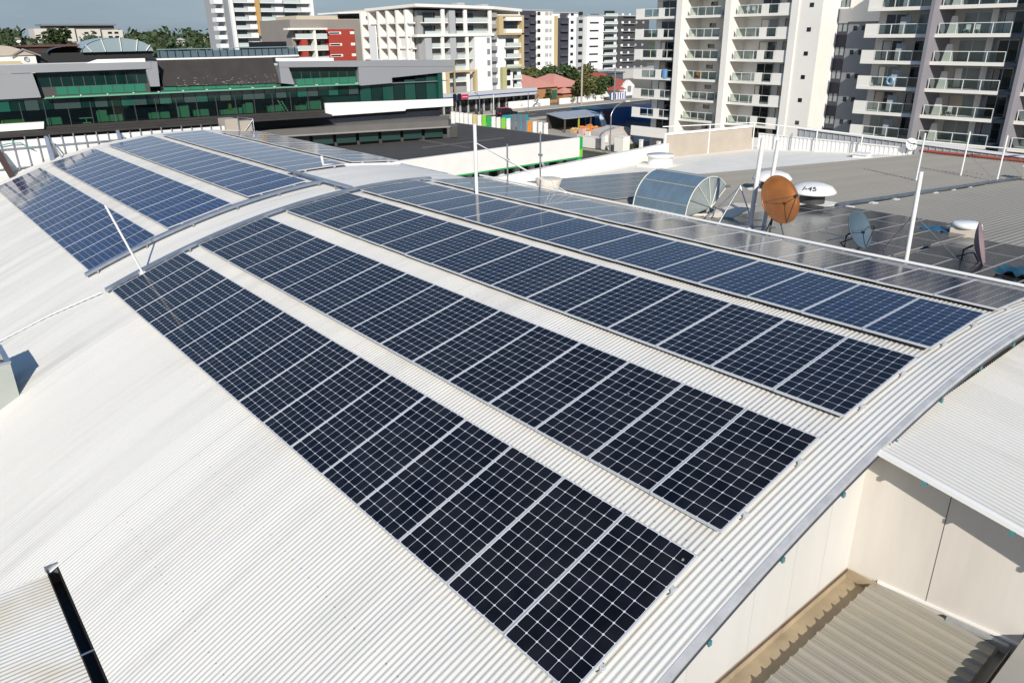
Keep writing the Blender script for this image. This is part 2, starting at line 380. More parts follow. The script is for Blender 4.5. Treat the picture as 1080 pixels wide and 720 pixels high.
struct('verge_strip', Bx(-90,-40,77.6,78.3,G,G+.10), GRASS)
struct('street_path', Bx(-90,-40,76.35,77.55,G,G+.11), CONC)
lm = MB()
for k in range(40): lm._add([(-121.9,-40+k*9,G+.012),(-121.7,-40+k*9,G+.012),(-121.7,-36+k*9,G+.012),(-121.9,-36+k*9,G+.012)], [(0,1,2,3)])
struct('lane_marking', lm, mat('road_paint', (.7,.69,.65), .7))

# ------------------------------------------------------------------ curved-roof building
A0, B0, C0 = .205, .3415, -.02296
def zp(y): return A0 + B0*y + C0*y*y
def zr(y): return zp(y) - .125
def fl(a, b, n): return [a + (b-a)*i/n for i in range(n+1)]
bld = empty('curved_roof_building', 'white building with long curved corrugated roof under the solar panel rows', 'building', (-10,3,-10))
def vault(x0, x1, y0, y1, n_per):
    n = max(2, int((x1-x0)/.076*n_per)); xs = fl(x0, x1, n); ys = fl(y0, y1, int((y1-y0)/.42)+1)
    def fn(x, y):
        wob = .004*math.sin(x*2.1+.3*y) + .0075*math.sin(x*8.27+1.3+.45*math.sin(y*.9))*(.35+.65*math.sin(x*.55+y*.5)**2) if x < -1 else 0
        return (x, y, zr(y) + .0075*math.sin(x*2*math.pi/.076) + wob*(.4+.6*math.sin(y*.7+x*.13)**2))
    return MB().grid(xs, ys, fn)
r1 = vault(-7.70, .50, -3.98, 11.0, 6)
nf = len(r1.f)
for y in (-3.0, -1.75, 1.2, 3.6, 6.06, 8.52):      # rows of roofing screws, part of the sheet
    x = .38
    while x > -7.6:
        xc = (round(x/.076-.25)+.25)*.076
        r1.lathe([(.011,0),(.009,.008),(0,.011)], (xc, y+random.uniform(-.008,.008), zr(y)+.0072), 6); x -= .228
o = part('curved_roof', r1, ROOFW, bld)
o.data.materials.append(mat('screw_heads', (.38,.38,.38), .5, .4))
for pl in o.data.polygons[nf:]: pl.material_index = 1
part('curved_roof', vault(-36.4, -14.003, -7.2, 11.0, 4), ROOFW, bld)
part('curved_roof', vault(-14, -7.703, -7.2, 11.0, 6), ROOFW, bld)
# end flashing along the gable and eave bracket stubs
fl_ = MB()
ys = fl(-4.0, 11.0, 60)
for a, b in zip(ys, ys[1:]):
    fl_.hexa([(.50,a,zr(a)-.10),(.565,a,zr(a)-.10),(.565,b,zr(b)-.10),(.50,b,zr(b)-.10),(.50,a,zr(a)+.006),(.565,a,zr(a)-.006),(.565,b,zr(b)-.006),(.50,b,zr(b)+.006)])
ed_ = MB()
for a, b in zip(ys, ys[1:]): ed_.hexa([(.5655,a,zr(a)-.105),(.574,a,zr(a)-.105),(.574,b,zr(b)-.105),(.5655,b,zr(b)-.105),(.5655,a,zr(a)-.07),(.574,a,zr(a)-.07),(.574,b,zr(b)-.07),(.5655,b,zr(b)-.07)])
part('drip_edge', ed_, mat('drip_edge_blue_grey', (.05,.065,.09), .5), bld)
part('edge_flashing', fl_, mat('flashing_steel', (.50,.50,.505), .5, .15, var=.2, vscale=4), bld)
for y in (-.78, .46, 1.68, 2.87, 4.07, 5.31, 6.56, 7.8):
    part('eave_bracket', MB().box(.31,.59,y-.018,y+.018,zr(y)-.135,zr(y)-.102).box(.58,.598,y-.024,y+.024,zr(y)-.142,zr(y)-.085), TEAL, bld)
gw = MB(); ys = fl(-4, 4.07, 24)
for a, b in zip(ys, ys[1:]):
    gw.hexa([(.1,a,-9.9),(.3,a,-9.9),(.3,b,-9.9),(.1,b,-9.9),(.1,a,zr(a)-.06),(.3,a,zr(a)-.06),(.3,b,zr(b)-.06),(.1,b,zr(b)-.06)])
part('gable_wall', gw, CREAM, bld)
for y in (.55, 1.72, 2.55, 3.3): part('panel_joint', Bx(.3,.302,y-.003,y+.003,-1.08,zr(y)-.07), mat('joint_line', (.45,.43,.39), .8), bld)
part('side_wall', Bx(-36.3,.08,10.6,10.9,-3,zr(10.9)-.05), CREAM, bld)
part('side_wall', Bx(-36.3,-7.8,-7.1,-6.9,-9.9,zr(-6.9)-.05), CREAM, bld)
part('end_wall', Bx(-36.3,-36.1,-6.8,10.5,-9.9,-3.2), CREAM, bld)
# far gutter strip on the ridge-away side at the back
fe = MB()
for a, b in zip(fl(-36.2,-18.6,1), fl(-36.2,-18.6,1)[1:]): fe.box(a,b,10.98,11.16,zr(11)-.10,zr(11)-.02)
part('far_edge_trim', fe, GALV, bld)

# ------------------------------------------------------------------ adjoining roof, wall, lower roof
adj = empty('adjoining_building', 'cream walled building with white corrugated roof tucked under the curved eave', 'building', (3,5,-10))
n = int(11/.076*5); yy = fl(3.7, 14.7, n); xx = fl(.475, 8, 24)
def z2(x): return 1.01 - .166*(x-.5) - .0035*(x-.5)**2
part('corrugated_roof', MB().grid(yy, xx, lambda y, x: (x, y, z2(x) + .0075*math.sin(y*2*math.pi/.076)), flip=True), ROOFW2, adj)
e2 = MB()
for a, b in zip(xx, xx[1:]): e2.hexa([(a,3.66,z2(a)-.05),(b,3.66,z2(b)-.05),(b,3.715,z2(b)-.05),(a,3.715,z2(a)-.05),(a,3.66,z2(a)+.006),(b,3.66,z2(b)+.006),(b,3.715,z2(b)+.01),(a,3.715,z2(a)+.01)])
part('roof_edge_trim', e2, WHITE, adj)
F2 = (Vector((.3,4.07,0)), Vector((.9944,.1055,0)), Vector((.1055,-.9944,0)), Vector((0,0,1)))
wm = MB()
O, U, Nn, Z = F2
P2 = lambda a, z: O + U*a + Z*z
wm.prism([P2(.0,-9.9), P2(6,-9.9), P2(6,z2(6.2)-.03), P2(3,z2(3.3)-.03), P2(0,z2(.3)-.03)], -Nn*.2)
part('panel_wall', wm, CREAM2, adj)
for a in (.98, 2.02, 3.1): part('panel_joint', MB().fr(F2,a-.004,a+.004,0,.002,-1.1,z2(.3+a)-.04), mat('dark_joint', (.06,.05,.045), .8), adj)
part('base_trim', MB().fr(F2,.40,2.03,.002,.028,-1.085,-1.05), WHITE, adj)
for x in (1.12, 2.05, 3.0): part('eave_bracket', MB().box(x-.018,x+.018,3.655,4.0,z2(x)-.10,z2(x)-.055).box(x-.024,x+.024,3.64,3.66,z2(x)-.105,z2(x)-.05), TEAL, adj)

low = empty('low_corner_roof', 'tan ribbed steel roof sunk in the corner between the two cream walls', 'roof', (1.3,2,-1.3))
ny = int(6/.0125); ysl = fl(-2, 4.1, ny)
def prof(y):
    t = (y % .2)/.2
    h = .04*min(1, max(0, 1.5-1.5*abs(t-.5)/.11)) if abs(t-.5) < .11 else .0
    return h + .004*math.sin(y*2*math.pi/.05)
part('ribbed_sheet', MB().grid(fl(.64, 2.12, 8), ysl, lambda x, y: (x, y, -1.115 - .03*(x-.64) + prof(y))), ROOFT, low)
g_ = MB().box(.305,.315,-2,4.05,-1.22,-1.06).box(.315,.72,-2,4.05,-1.225,-1.215)
g_.box(.316,.72,4.055,4.075,-1.25,-1.07)
part('box_gutter', g_, GUTT, low)
part('wall_base_strip', Bx(.3155,.325,-2,4.04,-1.10,-1.06), mat('rusty_strip', (.12,.08,.06), .8, var=.4, vscale=5), low)
part('flashing_sheet', MB().fr(F2,1.25,1.92,.05,.12,-1.125,-1.085), mat('grey_flashing', (.30,.31,.31), .6, var=.2, vscale=9), low)
part('edge_gutter', MB().box(2.13,2.24,-2,4.22,-1.26,-1.25).box(2.24,2.25,-2,4.22,-1.26,-1.12), ROOFT, low)
single('grey_parapet', MB().box(2.33,2.8,-2,4.26,-9.9,-.9).box(2.8,4.2,-2,3.9,-9.9,-.97), mat('grey_capping', (.36,.345,.31), .7, var=.1, vscale=1.5), 'grey flat capped parapet at the lower right edge beside the tan roof', 'parapet', loc=(2.5,1,-9.9))

# left neighbour roof with valley gutter
lr = empty('stained_side_roof', 'off white corrugated roof with yellow stains left of the dark gutter', 'roof', (-5,-6,-2))
n = int(6.6/.076*6)
part('corrugated_sheet', MB().grid(fl(-7.66,-1.2,n), fl(-9,-4.14,12), lambda x, y: (x, y, -1.705 - .03*(y+4.14) + .0075*math.sin(x*2*math.pi/.076))), ROOFL, lr)
gt = MB().box(-7.75,-1.2,-4.135,-4.125,-1.95,-1.675).box(-7.75,-1.2,-4.125,-4.0,-1.95,-1.94).box(-7.75,-1.2,-3.995,-3.985,-1.95,-1.69)
gut = empty('valley_gutter', 'long dark box gutter between the white roof and the stained roof', 'gutter', (-5,-4.08,-1.95))
part('trough', gt, GUTD, gut)
part('end_plate', MB().box(-7.80,-7.76,-4.15,-3.97,-1.80,-1.63), GALV, gut)
for x in (-5.55, -3.4): part('strap', Bx(x-.012,x+.012,-4.15,-3.92,-1.668,-1.658), GALV, gut)

# vent box at the far left
vb = empty('metal_vent_box', 'pale green steel vent box with an open top on the white roof, left edge', 'vent', (-14.7,-4,-1.6))
bm_ = MB().box(-14.1,-14.08,-4.7,-3.42,-2.0,-.6).box(-15.27,-15.25,-4.7,-3.42,-2.0,-.6).box(-15.25,-14.1,-3.44,-3.42,-2.0,-.6).box(-15.25,-14.1,-4.7,-4.68,-2.0,-.6)
part('casing', bm_, BOXG, vb)
part('rim', MB().box(-14.16,-14.06,-4.72,-3.40,-.6,-.56).box(-15.29,-15.19,-4.72,-3.40,-.6,-.56).box(-15.19,-14.16,-3.5,-3.40,-.6,-.56), GALV, vb)
part('inner_grille', MB().box(-15.2,-14.15,-4.65,-3.5,-.9,-.86), mat('rusty_inside', (.10,.055,.035), .8, var=.4, vscale=6), vb)

# ------------------------------------------------------------------ solar panels
PW, PL, TH = .999, 1.956, .035
def panel_meshes(cm, tag):
    f = MB(); h = .010
    f.box(-PW/2,PW/2,-PL/2,-PL/2+h,-TH,.0).box(-PW/2,PW/2,PL/2-h,PL/2,-TH,.0).box(-PW/2,-PW/2+h,-PL/2+h,PL/2-h,-TH,.0).box(PW/2-h,PW/2,-PL/2+h,PL/2-h,-TH,.0)
    g = MB().box(-PW/2+h,PW/2-h,-PL/2+h,PL/2-h,-.012,-.003)
    return f.mesh('panel_frame_'+tag, ALU if tag != 'lower' else mat('dull_panel_frame', (.40,.40,.41), .45, .3)), g.mesh('panel_glass_'+tag, cm)
def panel(meshes, x, y, z, tilt, label, group):
    o = bpy.data.objects.new('solar_panel', None); COL.objects.link(o); o.empty_display_size = .2
    o.location = (x,y,z); o.rotation_euler = (tilt,0,0); setp(o, label, 'solar panel', group)
    for nm, me in zip(('frame','glass'), meshes):
        c = bpy.data.objects.new(nm, me); COL.objects.link(c); c.parent = o
    return o
MA = panel_meshes(CELL, 'dark'); MBL = panel_meshes(CELLB, 'blue'); MG = panel_meshes(CELLG, 'lower'); MF = panel_meshes(CELLF, 'tinted')
ROWS = [((-.8434,-.1091),(1.0061,.5384)), ((1.4001,.6449),(3.3133,1.0909)), ((3.8964,1.1775),(5.8486,1.4123)), ((6.2685,1.437),(8.2343,1.4683)), ((8.82,1.405),(10.775,1.25))]
RN = ['lowest', 'second', 'middle', 'fourth', 'topmost']
RANK = ['lowest, leftmost', 'second', 'third', 'blue fourth', 'grey far-side']
PIT = 1.012
for j, ((yl, zl), (yh, zh)) in enumerate(ROWS):
    ym, zm, t = (yl+yh)/2, (zl+zh)/2, math.atan2(zh-zl, yh-yl)
    for i in range(16):     # front block, counted from the gable end
        panel(MA if j < 3 else MF, -(i+.5)*PIT, ym + random.uniform(-.004,.004), zm + random.uniform(-.003,.003), t + random.uniform(-.004,.004),
              f'{ORD[i]} solar panel from the near gable end in the {RANK[j]} front row', 'solar panels of the front block')
    front = [-18.5,-18.7,-18.85,-20.7,-21.3][j]
    nb = int((front+35.05)/PIT)
    for i in range(nb):
        panel(MBL, front-(i+.5)*PIT, ym, zm + random.uniform(-.003,.003), t + random.uniform(-.002,.002),
              f'{ORD[i]} solar panel behind the cable tray in the {RANK[j]} back row', 'solar panels of the back block')
    # two aluminium rails under every row, ends and feet showing at the gable end
    for blk, (xa, xb) in (('front', (-16.3, .045)), ('back', (front-nb*PIT-.05, front+.05))):
        for q, s in enumerate((.22, .78)):
            y = yl + (yh-yl)*s; z = zl + (zh-zl)*s - TH
            rl = MB().box(xa, xb, y-.02, y+.02, z-.045, z-.003)
            k = int((xb-xa)/1.6)
            for a in range(k+1):
                x = xb - .03 - a*1.6
                rl.box(x-.016, x+.016, y-.026, y-.021, zr(y)-.01, z-.01).box(x-.016, x+.016, y-.07, y-.022, zr(y)+.004, zr(y)+.010)
            single('mounting_rail', rl, ALU, f'{"lower" if q == 0 else "upper"} aluminium mounting rail under the {RANK[j]} {blk} panel row', 'mounting rail', 'rails under the solar panels', loc=((xa+xb)/2, y, z))

# lower roof array (plane falls away from the ridge)
def zf(y): return -.065*(y-10.9)
cnt = 0
TF = math.atan(-.065)
def arr(x0, ncol, yrows, rown, colname):
    for r, y0 in enumerate(yrows):
        for c in range(ncol):
            y = y0 + .978
            panel(MG, x0 + (c+.5)*1.03, y, zf(y)+.10, TF, f'lower roof panel {colname}, {ORD[r]} row from pipe, {ORD[c]} from left', 'solar panels on the lower grey roof')
arr(-11.3, 6, (14.25, 16.22, 18.19, 20.16, 22.13), '', 'left of tall mast')
arr(-4.95, 4, (14.0, 15.97, 17.94, 19.91), '', 'right of tall mast')
arr(-21.0, 5, (17.0, 18.97, 20.94, 22.91), '', 'behind the blue barrel hood')

# ------------------------------------------------------------------ cable trays, pipes, masts on the curved roof
def arc_tray(x, y0, y1, wd, nm, label):
    m = MB(); ys = fl(y0, y1, 24)
    for a, b in zip(ys, ys[1:]):
        m.hexa([(x-wd/2,a,zr(a)+.09),(x+wd/2,a,zr(a)+.09),(x+wd/2,b,zr(b)+.09),(x-wd/2,b,zr(b)+.09),(x-wd/2,a,zr(a)+.16),(x+wd/2,a,zr(a)+.16),(x+wd/2,b,zr(b)+.16),(x-wd/2,b,zr(b)+.16)])
    t = empty(nm, label, 'cable tray', (x,(y0+y1)/2,zr(y0)))
    part('lid', m, GALV, t)
    for y in fl(y0+.3, y1-.3, 5): part('foot', Bx(x-wd/2-.02,x+wd/2+.02,y-.02,y+.02,zr(y)-.03,zr(y)+.092), GALV, t)
arc_tray(-16.40, -.93, 8.9, .16, 'cable_tray', 'galvanised cable tray arching across the roof behind the front panel block')
arc_tray(-18.28, -.98, 6.25, .18, 'cable_tray', 'galvanised cable tray arching across the roof before the back panel block')
br = empty('cable_tray', 'short straight cable tray linking the two arched trays near the ridge', 'cable tray', (-18.6,6.12,1.35))
part('lid', MB().box(-20.8,-16.5,6.03,6.21,zr(6.1)+.14,zr(6.1)+.19), GALV, br)
for x in (-20.2,-17.3): part('foot', Bx(x-.02,x+.02,6.02,6.22,zr(6.1)-.02,zr(6.1)+.14), GALV, br)
single('electrical_conduit', MB().tube([(-17.75,-3.6,zr(-3.6)+.06),(-17.2,-2.2,zr(-2.2)+.05),(-16.55,-1.0,zr(-1.0)+.08)], .014), WHITE, 'thin white conduit running down the roof to the left edge of the cable tray', 'conduit', loc=(-17.2,-2.2,zr(-2.2)))
single('roof_mast', MB().tube([(-16.3,-.03,zr(-.03)+.08),(-16.3,-.545,zr(-.03)+1.88)], .028).box(-16.38,-16.22,-.1,.04,zr(-.1)+.0,zr(-.1)+.135), WHITE, 'leaning white mast by the lowest corner of the arched cable tray', 'mast', loc=(-16.3,-.03,zr(0)))
single('handrail_pipe', MB().tube([(-16.4,10.9,1.27),(4,10.9,1.27)], .033, 10), WHITE, 'long straight white pipe along the far edge of the curved roof', 'pipe', loc=(-6,10.9,1.27))
single('vent_pipe', MB().tube([(-21.0,7.5,zr(7.5)+.42),(-21.0,7.52,zr(7.5)+.12),(-21.0,7.75,zr(7.7)+.08),(-20.9,10.6,zr(10.6)+.06)], .05, 10), WHITE, 'white elbow pipe standing up beside the back grey panels', 'pipe', loc=(-21,7.5,zr(7.5)))
m_ = empty('stayed_mast', 'thick white mast with two stays between the blue and grey rows', 'mast', (-13.5,8.5,zr(8.5)))
part('post', MB().tube([(-13.5,8.53,zr(8.5)),(-13.5,8.53,zr(8.5)+2.0)], .05, 10), WHITE, m_)
for dx in (1.3, 1.55): part('stay', MB().tube([(-13.5,8.53,zr(8.5)+1.5),(-13.5+dx,10.85,1.26)], .012, 5), WHITE, m_)
def thin_mast(x, y, h, lab, stays=()):
    t = empty('antenna_mast', lab, 'mast', (x,y,zr(y)))
    part('post', MB().tube([(x,y,zr(y)-.1),(x,y,zr(y)+h)], .026, 8), GALV, t)
    part('clamp', MB().box(x-.07,x+.07,y-.03,y+.03,zr(y)+h*.62,zr(y)+h*.62+.06), GALV, t)
    for dx, dy in stays: part('stay', MB().tube([(x,y,zr(y)+h*.6),(x+dx,y+dy,zr(y+dy) if y+dy < 11 else .1)], .009, 5), GALV, t)
thin_mast(-14.85, 10.82, 1.35, 'thin grey antenna mast with one clamp at the far roof edge')
thin_mast(-13.3, 10.82, 1.85, 'taller grey antenna mast with stays left of the cream cowl', ((1.0,.5),(.45,.1)))

# cream cowl just beyond the far edge
cw = empty('cream_cowl', 'cream tapered plastic cowl beyond the grey panel row', 'vent', (-16.9,14.5,-.3))
part('hood', MB().lathe([(.0,.38),(.44,.38),(.50,.36),(.34,-.15),(.28,-.2)], (-16.9,14.5,.28), 20), CREAMP, cw)
part('base', Bx(-17.2,-16.6,14.2,14.8,-.35,.12), GALV, cw)

# ------------------------------------------------------------------ lower grey roof and its equipment
flat = empty('lower_grey_roof', 'wide grey ribbed steel roof stretching away beyond the curved roof', 'roof', (-6,30,-5))
xs = []; x = -19.5
while x < 9: xs += [x, x+.028, x+.05, x+.078]; x += .2
def hf(i): return (0, .035, .035, 0)[i % 4]
gm = MB(); idx = {round(v,4): i for i, v in enumerate(xs)}
gm.grid(xs, fl(10.95, 55.3, 16), lambda x, y: (x, y, zf(y)+hf(idx[round(x,4)])))
gm.sm = [False]*len(gm.sm)
part('ribbed_sheet', gm, ROOFG, flat)
part('edge_wall', Bx(-19.45,9,11.2,55.2,-9.9,-3.4), CREAM, flat)
for (x0,y0,x1,y1) in ((-16.6,38.9,-12.75,36.6),(-15.3,43.5,-11,41.0),(-13,44,-8,41.6)):
    k = 15; db = MB()
    for i in range(k):
        x = x0+(x1-x0)*i/k; y = y0+(y1-y0)*i/k
        db.box(x-.022,x+.022,y-.03,y+.03,zf(y)+.03,zf(y)+.05)
    part('screw_row', db, DARKSTEEL, flat)

whr = empty('white_membrane_roof', 'smooth white flat roof with low parapet left of the grey ribbed roof', 'roof', (-28,38,-6))
part('deck', MB()._add([(-19.5,12,zf(12)+.02),(-19.5,53.0,zf(53)+.0),(-36,53.0,-3.75),(-36,20,-4.4),(-30,12,-3.9)], [(0,1,2,3,4)]), MEMB, whr)
part('parapet', MB().hexa([(-36.5,19,-9),(-36,19,-9),(-36,53.3,-9),(-36.5,53.3,-9),(-36.5,19,-3.62),(-36,19,-3.62),(-36,53.3,-2.55),(-36.5,53.3,-2.55)]), MEMB, whr)
part('outer_wall', MB().box(-36.45,-36.2,12,53,-9.95,-4.6), CREAM, whr)
ve = empty('roof_ventilator', 'round white ventilator drum on the white roof near the parapet', 'vent', (-33.6,41.6,-3.7))
part('drum', MB().lathe([(.0,.75),(1.05,.75),(1.05,.62),(.95,.6),(.95,.0),(1.2,.0)], (-33.6,41.6,-3.75), 24), WHITE, ve)
part('skirt', Bx(-34.9,-32.3,40.4,42.8,-4.1,-3.72), MEMB, ve)

def dish(name, label, base, ctr, nrm, R_, m, depth=.16, feed=True):
    t = empty(name, label, 'satellite dish', base)
    nv = Vector(nrm).normalized(); pr = [(R_*k/8, depth*(k/8)**2) for k in range(9)]
    c = Vector(ctr)
    part('reflector', MB().lathe(pr + [(R_+.015, depth), (R_+.01, depth-.03)] + [(R_*k/8, depth*(k/8)**2-.03) for k in range(8,-1,-1)], c, 36, nrm), m, t)
    side = nv.cross(Vector((0,0,1))).normalized(); upv = side.cross(nv)
    part('mount', MB().tube([base, Vector(base)+Vector((0,0,.35)), c-nv*.06], .03, 8).tube([Vector(base)+Vector((.4,.2,0)), c-nv*.06-upv*.2], .018, 6).tube([Vector(base)+Vector((-.35,.3,0)), c-nv*.06-upv*.2], .018, 6), DARKSTEEL, t)
    if feed:
        f = c + nv*(R_*1.05) + upv*(-R_*.1)
        part('feed_arm', MB().tube([c-upv*R_+nv*depth, f], .016, 6).tube([c+side*R_*.9+nv*depth*.8, f], .010, 5).tube([c-side*R_*.9+nv*depth*.8, f], .010, 5), DARKSTEEL, t)
        part('feed_horn', MB().tube([f-nv*.10, f+nv*.04], .045, 10), DARKSTEEL, t)
    return t
dish('satellite_dish', 'large rusty orange satellite dish facing the panels', (-8.57,16.1,zf(16.1)+.03), (-8.6,16.35,.80), (.87,-.20,.45), .74, RUST)
dish('satellite_dish', 'blue grey satellite dish right of the orange one', (-6.55,16.9,zf(16.9)+.03), (-6.3,16.9,.20), (.90,-.02,.44), .55, DISHB)
dish('satellite_dish', 'dull mauve satellite dish seen nearly edge on at right', (-3.75,18.1,zf(18.1)+.03), (-3.45,18.0,.12), (.92,.27,.28), .60, DISHM, feed=False)
dish('satellite_dish', 'small white dish by the corner of the far grey parapet', (-20.2,52.6,zf(52.6)), (-20.0,52.6,-2.05), (.8,-.5,.4), .42, WHITE)

# barrel hood
bh = empty('barrel_hood', 'weathered blue half barrel hood with fan shaped end beside the white masts', 'roof hood', (-13.5,17.6,zf(17.6)))
cy, cz, RB = 17.85, -.40, 1.30
angs = fl(rad(180), rad(38), 26)
sh = MB().grid(fl(-14.5,-12.15,8), angs, lambda x, a: (x, cy+RB*math.cos(a), cz+RB*math.sin(a)))
sh.grid(fl(-14.5,-12.15,8), angs, lambda x, a: (x, cy+(RB-.03)*math.cos(a), cz+(RB-.03)*math.sin(a)), flip=True)
part('curved_sheet', sh, MESHB, bh)
for a in (rad(160), rad(128), rad(95)):
    part('seam', MB().tube([(-14.53, cy+(RB+.01)*math.cos(a), cz+(RB+.01)*math.sin(a)), (-12.12, cy+(RB+.01)*math.cos(a), cz+(RB+.01)*math.sin(a))], .016, 6), mat('seam_tape', (.42,.42,.38), .7), bh)
for xx_, nm in ((-12.13,'end'),(-14.52,'end')):
    part('rim_hoop', MB().tube([(xx_, cy+RB*math.cos(a), cz+RB*math.sin(a)) for a in angs], .022, 6), mat('pale_hoop', (.62,.63,.58), .6), bh)
sec = fl(rad(178), rad(40), 5)
for k in range(5):
    a, b = sec[k], sec[k+1]; hub = (-12.05, cy+.02, cz+.22)
    pts = [hub] + [(-12.15 + .22*(q/6)*(1-q/6), cy+(RB-.03)*math.cos(a+(b-a)*q/6), cz+(RB-.03)*math.sin(a+(b-a)*q/6)) for q in range(7)]
    part('fan_panel', MB().prism(pts, (-.02,0,0)), MESHG, bh)
    part('fan_rib', MB().tube([(-12.03,hub[1],hub[2]), (-12.12, cy+RB*math.cos(b), cz+RB*math.sin(b))], .014, 6), WHITE if k in (3,4) else GALV if k < 1 else MATS['pale_hoop'], bh)
part('base_frame', MB().box(-14.6,-12.0,cy-RB-.10,cy-RB-.0,zf(16.5)-.02,zf(16.5)+.10).box(-14.6,-12.0,cy+.6,cy+.7,zf(18)-.02,zf(18)+.1), WHITE, bh)
sb_ = empty('cream_skip_tray', 'cream folded sheet tray lying at the open end of the barrel hood', 'tray', (-11.7,18.0,zf(18)))
part('tray', MB().prism([(-11.9,17.3,-.40),(-10.9,17.6,-.34),(-10.7,18.6,.02),(-11.6,18.7,-.1)], (0,0,.05)), CREAMP, sb_)
part('bar', MB().tube([(-12.3,17.1,-.36),(-11.2,17.9,-.32)], .05, 8), CREAMP, sb_)

# oval vent cowls
def cowl(x, y, r, lab, text=None):
    z = zf(y); t = empty('roof_cowl', lab, 'roof vent', (x,y,z), 'white oval roof cowls'); z -= .08
    part('dome', MB().lathe([(.0,.34),(r*.45,.32),(r*.8,.22),(r*.97,.06),(r,.0),(r*.96,-.03),(0,-.02)], (x,y,z+.62), 32), WHITE, t)
    part('neck', MB().lathe([(r*.55,.0),(r*.55,.5)], (x,y,z+.12), 20), DARKSTEEL, t)
    part('base', MB().box(x-r*.9,x+r*.9,y-r*.8,y+r*.8,z+.02,z+.2), WHITE, t)
    if text:
        cu = bpy.data.curves.new('lettering', 'FONT'); cu.body = text; cu.size = .40; cu.extrude = .003; cu.align_x = 'CENTER'
        tmp = bpy.data.objects.new('lettering', cu); COL.objects.link(tmp)
        dg = bpy.context.evaluated_depsgraph_get(); me = bpy.data.meshes.new_from_object(tmp.evaluated_get(dg))
        bpy.data.objects.remove(tmp)
        # bend the letters onto the dome's camera-side flank
        d = Vector((.30,-.95)).normalized(); s_ = Vector((.95,.30))
        for v in me.vertices:
            u, h, e = v.co.x, v.co.y, v.co.z
            rr = r*.90 - h*.62; ang = u/r*1.05
            hz = .62 + .34*(1-(rr/r)**2.6)
            dd = d*math.cos(ang) + s_*math.sin(ang)
            v.co = Vector((dd.x*rr, dd.y*rr, hz + e*2 + .012))
        o = bpy.data.objects.new('lettering', me); COL.objects.link(o); o.parent = t; me.materials.append(DARKSTEEL)
    return t
cowl(-11.35, 23.6, .88, 'white oval roof cowl with black lettering beside the orange dish', 'I-45')
cowl(-14.4, 25.6, .85, 'plain white oval roof cowl behind the white twin masts')
ac = empty('roof_unit', 'white rounded roof unit with cream base near the mauve dish', 'roof unit', (-5.3,22.6,zf(22.6)))
part('lid', MB().lathe([(0,.17),(.36,.16),(.42,.10),(.42,.0),(.0,-.01)], (-5.3,22.6,zf(22.6)+.30), 20, sx=1.1), WHITE, ac)
part('base', MB().box(-5.65,-4.9,22.25,22.95,zf(22.6)+.02,zf(22.6)+.28), CREAMP, ac)
tp = MB(); random.seed(3)
tp.grid(fl(-6.6,-5.7,8), fl(22.0,22.8,6), lambda x, y: (x, y, zf(y)+.06+.09*random.random()))
single('blue_tarp', tp, TARP, 'crumpled dark blue tarp lying left of the white rounded roof unit', 'tarp', loc=(-6.1,22.4,zf(22.4)))
tp = MB(); tp.grid(fl(-2.6,-1.5,10), fl(17.0,18.1,8), lambda x, y: (x, y, zf(y)+.12+.14*random.random()))
single('blue_tarp', tp, mat('teal_tarp_cloth', (.012,.07,.11), .5), 'blue tarp bundled on the lower panels at the right picture edge', 'tarp', loc=(-2,17.5,zf(17.5)))

# masts on the lower roof
def mast(x, y, h, r, lean, lab, stays=(), grp='white masts on the grey roof'):
    t = empty('white_mast', lab, 'mast', (x,y,zf(y)), grp)
    top = Vector((x+lean[0], y+lean[1], zf(y)+h))
    part('post', MB().tube([(x,y,zf(y)-.02), top], r, 10), WHITE, t)
    part('foot_plate', Bx(x-r*2,x+r*2,y-r*2,y+r*2,zf(y)+.0,zf(y)+.05), GALV, t)
    for dx, dy in stays: part('stay', MB().tube([Vector((x,y,zf(y))).lerp(top,.55), (x+dx,y+dy,zf(y+dy)+.03)], .011, 5), GALV, t)
mast(-4.6, 16.54, 2.5, .058, (-.05,.0), 'tall thick white mast with stays standing among the grey panels', ((.9,1.4),(-1.1,.9)))
mast(-9.49, 16.42, 2.95, .075, (.1,.05), 'thick left one of the twin white masts behind the orange dish')
mast(-9.2, 16.75, 2.9, .065, (.14,.05), 'slimmer right one of the twin white masts behind the orange dish')
mast(-12.71, 36.5, 2.4, .045, (.02,0), 'leftmost of the three thin masts on the far grey roof')
mast(-12.4, 41.48, 2.4, .045, (.02,0), 'middle one of the three thin masts on the far grey roof', ((1.2,1.2),))
mast(-10.34, 40.75, 2.4, .045, (.02,0), 'rightmost of the three thin masts on the far grey roof', ((1.2,1.2),))
tri = empty('tripod_frame', 'spindly white tripod frame left of the orange dish', 'tripod', (-10.4,16.6,zf(16.6)))
ap = (-10.3,16.9,.95)
for p in ((-11.2,16.2),(-10.4,15.9),(-9.6,16.9)): part('leg', MB().tube([ap,(p[0],p[1],zf(p[1])+.02)], .022, 6), GALV, tri)
for p in ((-10.8,15.6,-9.0,16.6),(-10.4,15.3,-8.6,15.9)): part('brace', MB().tube([(p[0],p[1],zf(p[1])+.06),(p[2],p[3],zf(p[3])+.25)], .022, 6), GALV, tri)
cp = empty('lagged_pipe', 'dark lagged pipe on white blocks running across the grey roof', 'pipe', (-10.2,33,zf(33)))
part('pipe', MB().tube([(-10.45,23.9,zf(23.9)+.12),(-10.0,44.0,zf(44)+.12)], .085, 10), mat('grey_blue_lagging', (.10,.12,.14), .45, var=.3, vscale=2), cp)
for k in range(10): y = 24.6+k*2.0; part('block', Bx(-10.62,-10.1,y-.09,y+.09,zf(y)+.0,zf(y)+.06), WHITE, cp)
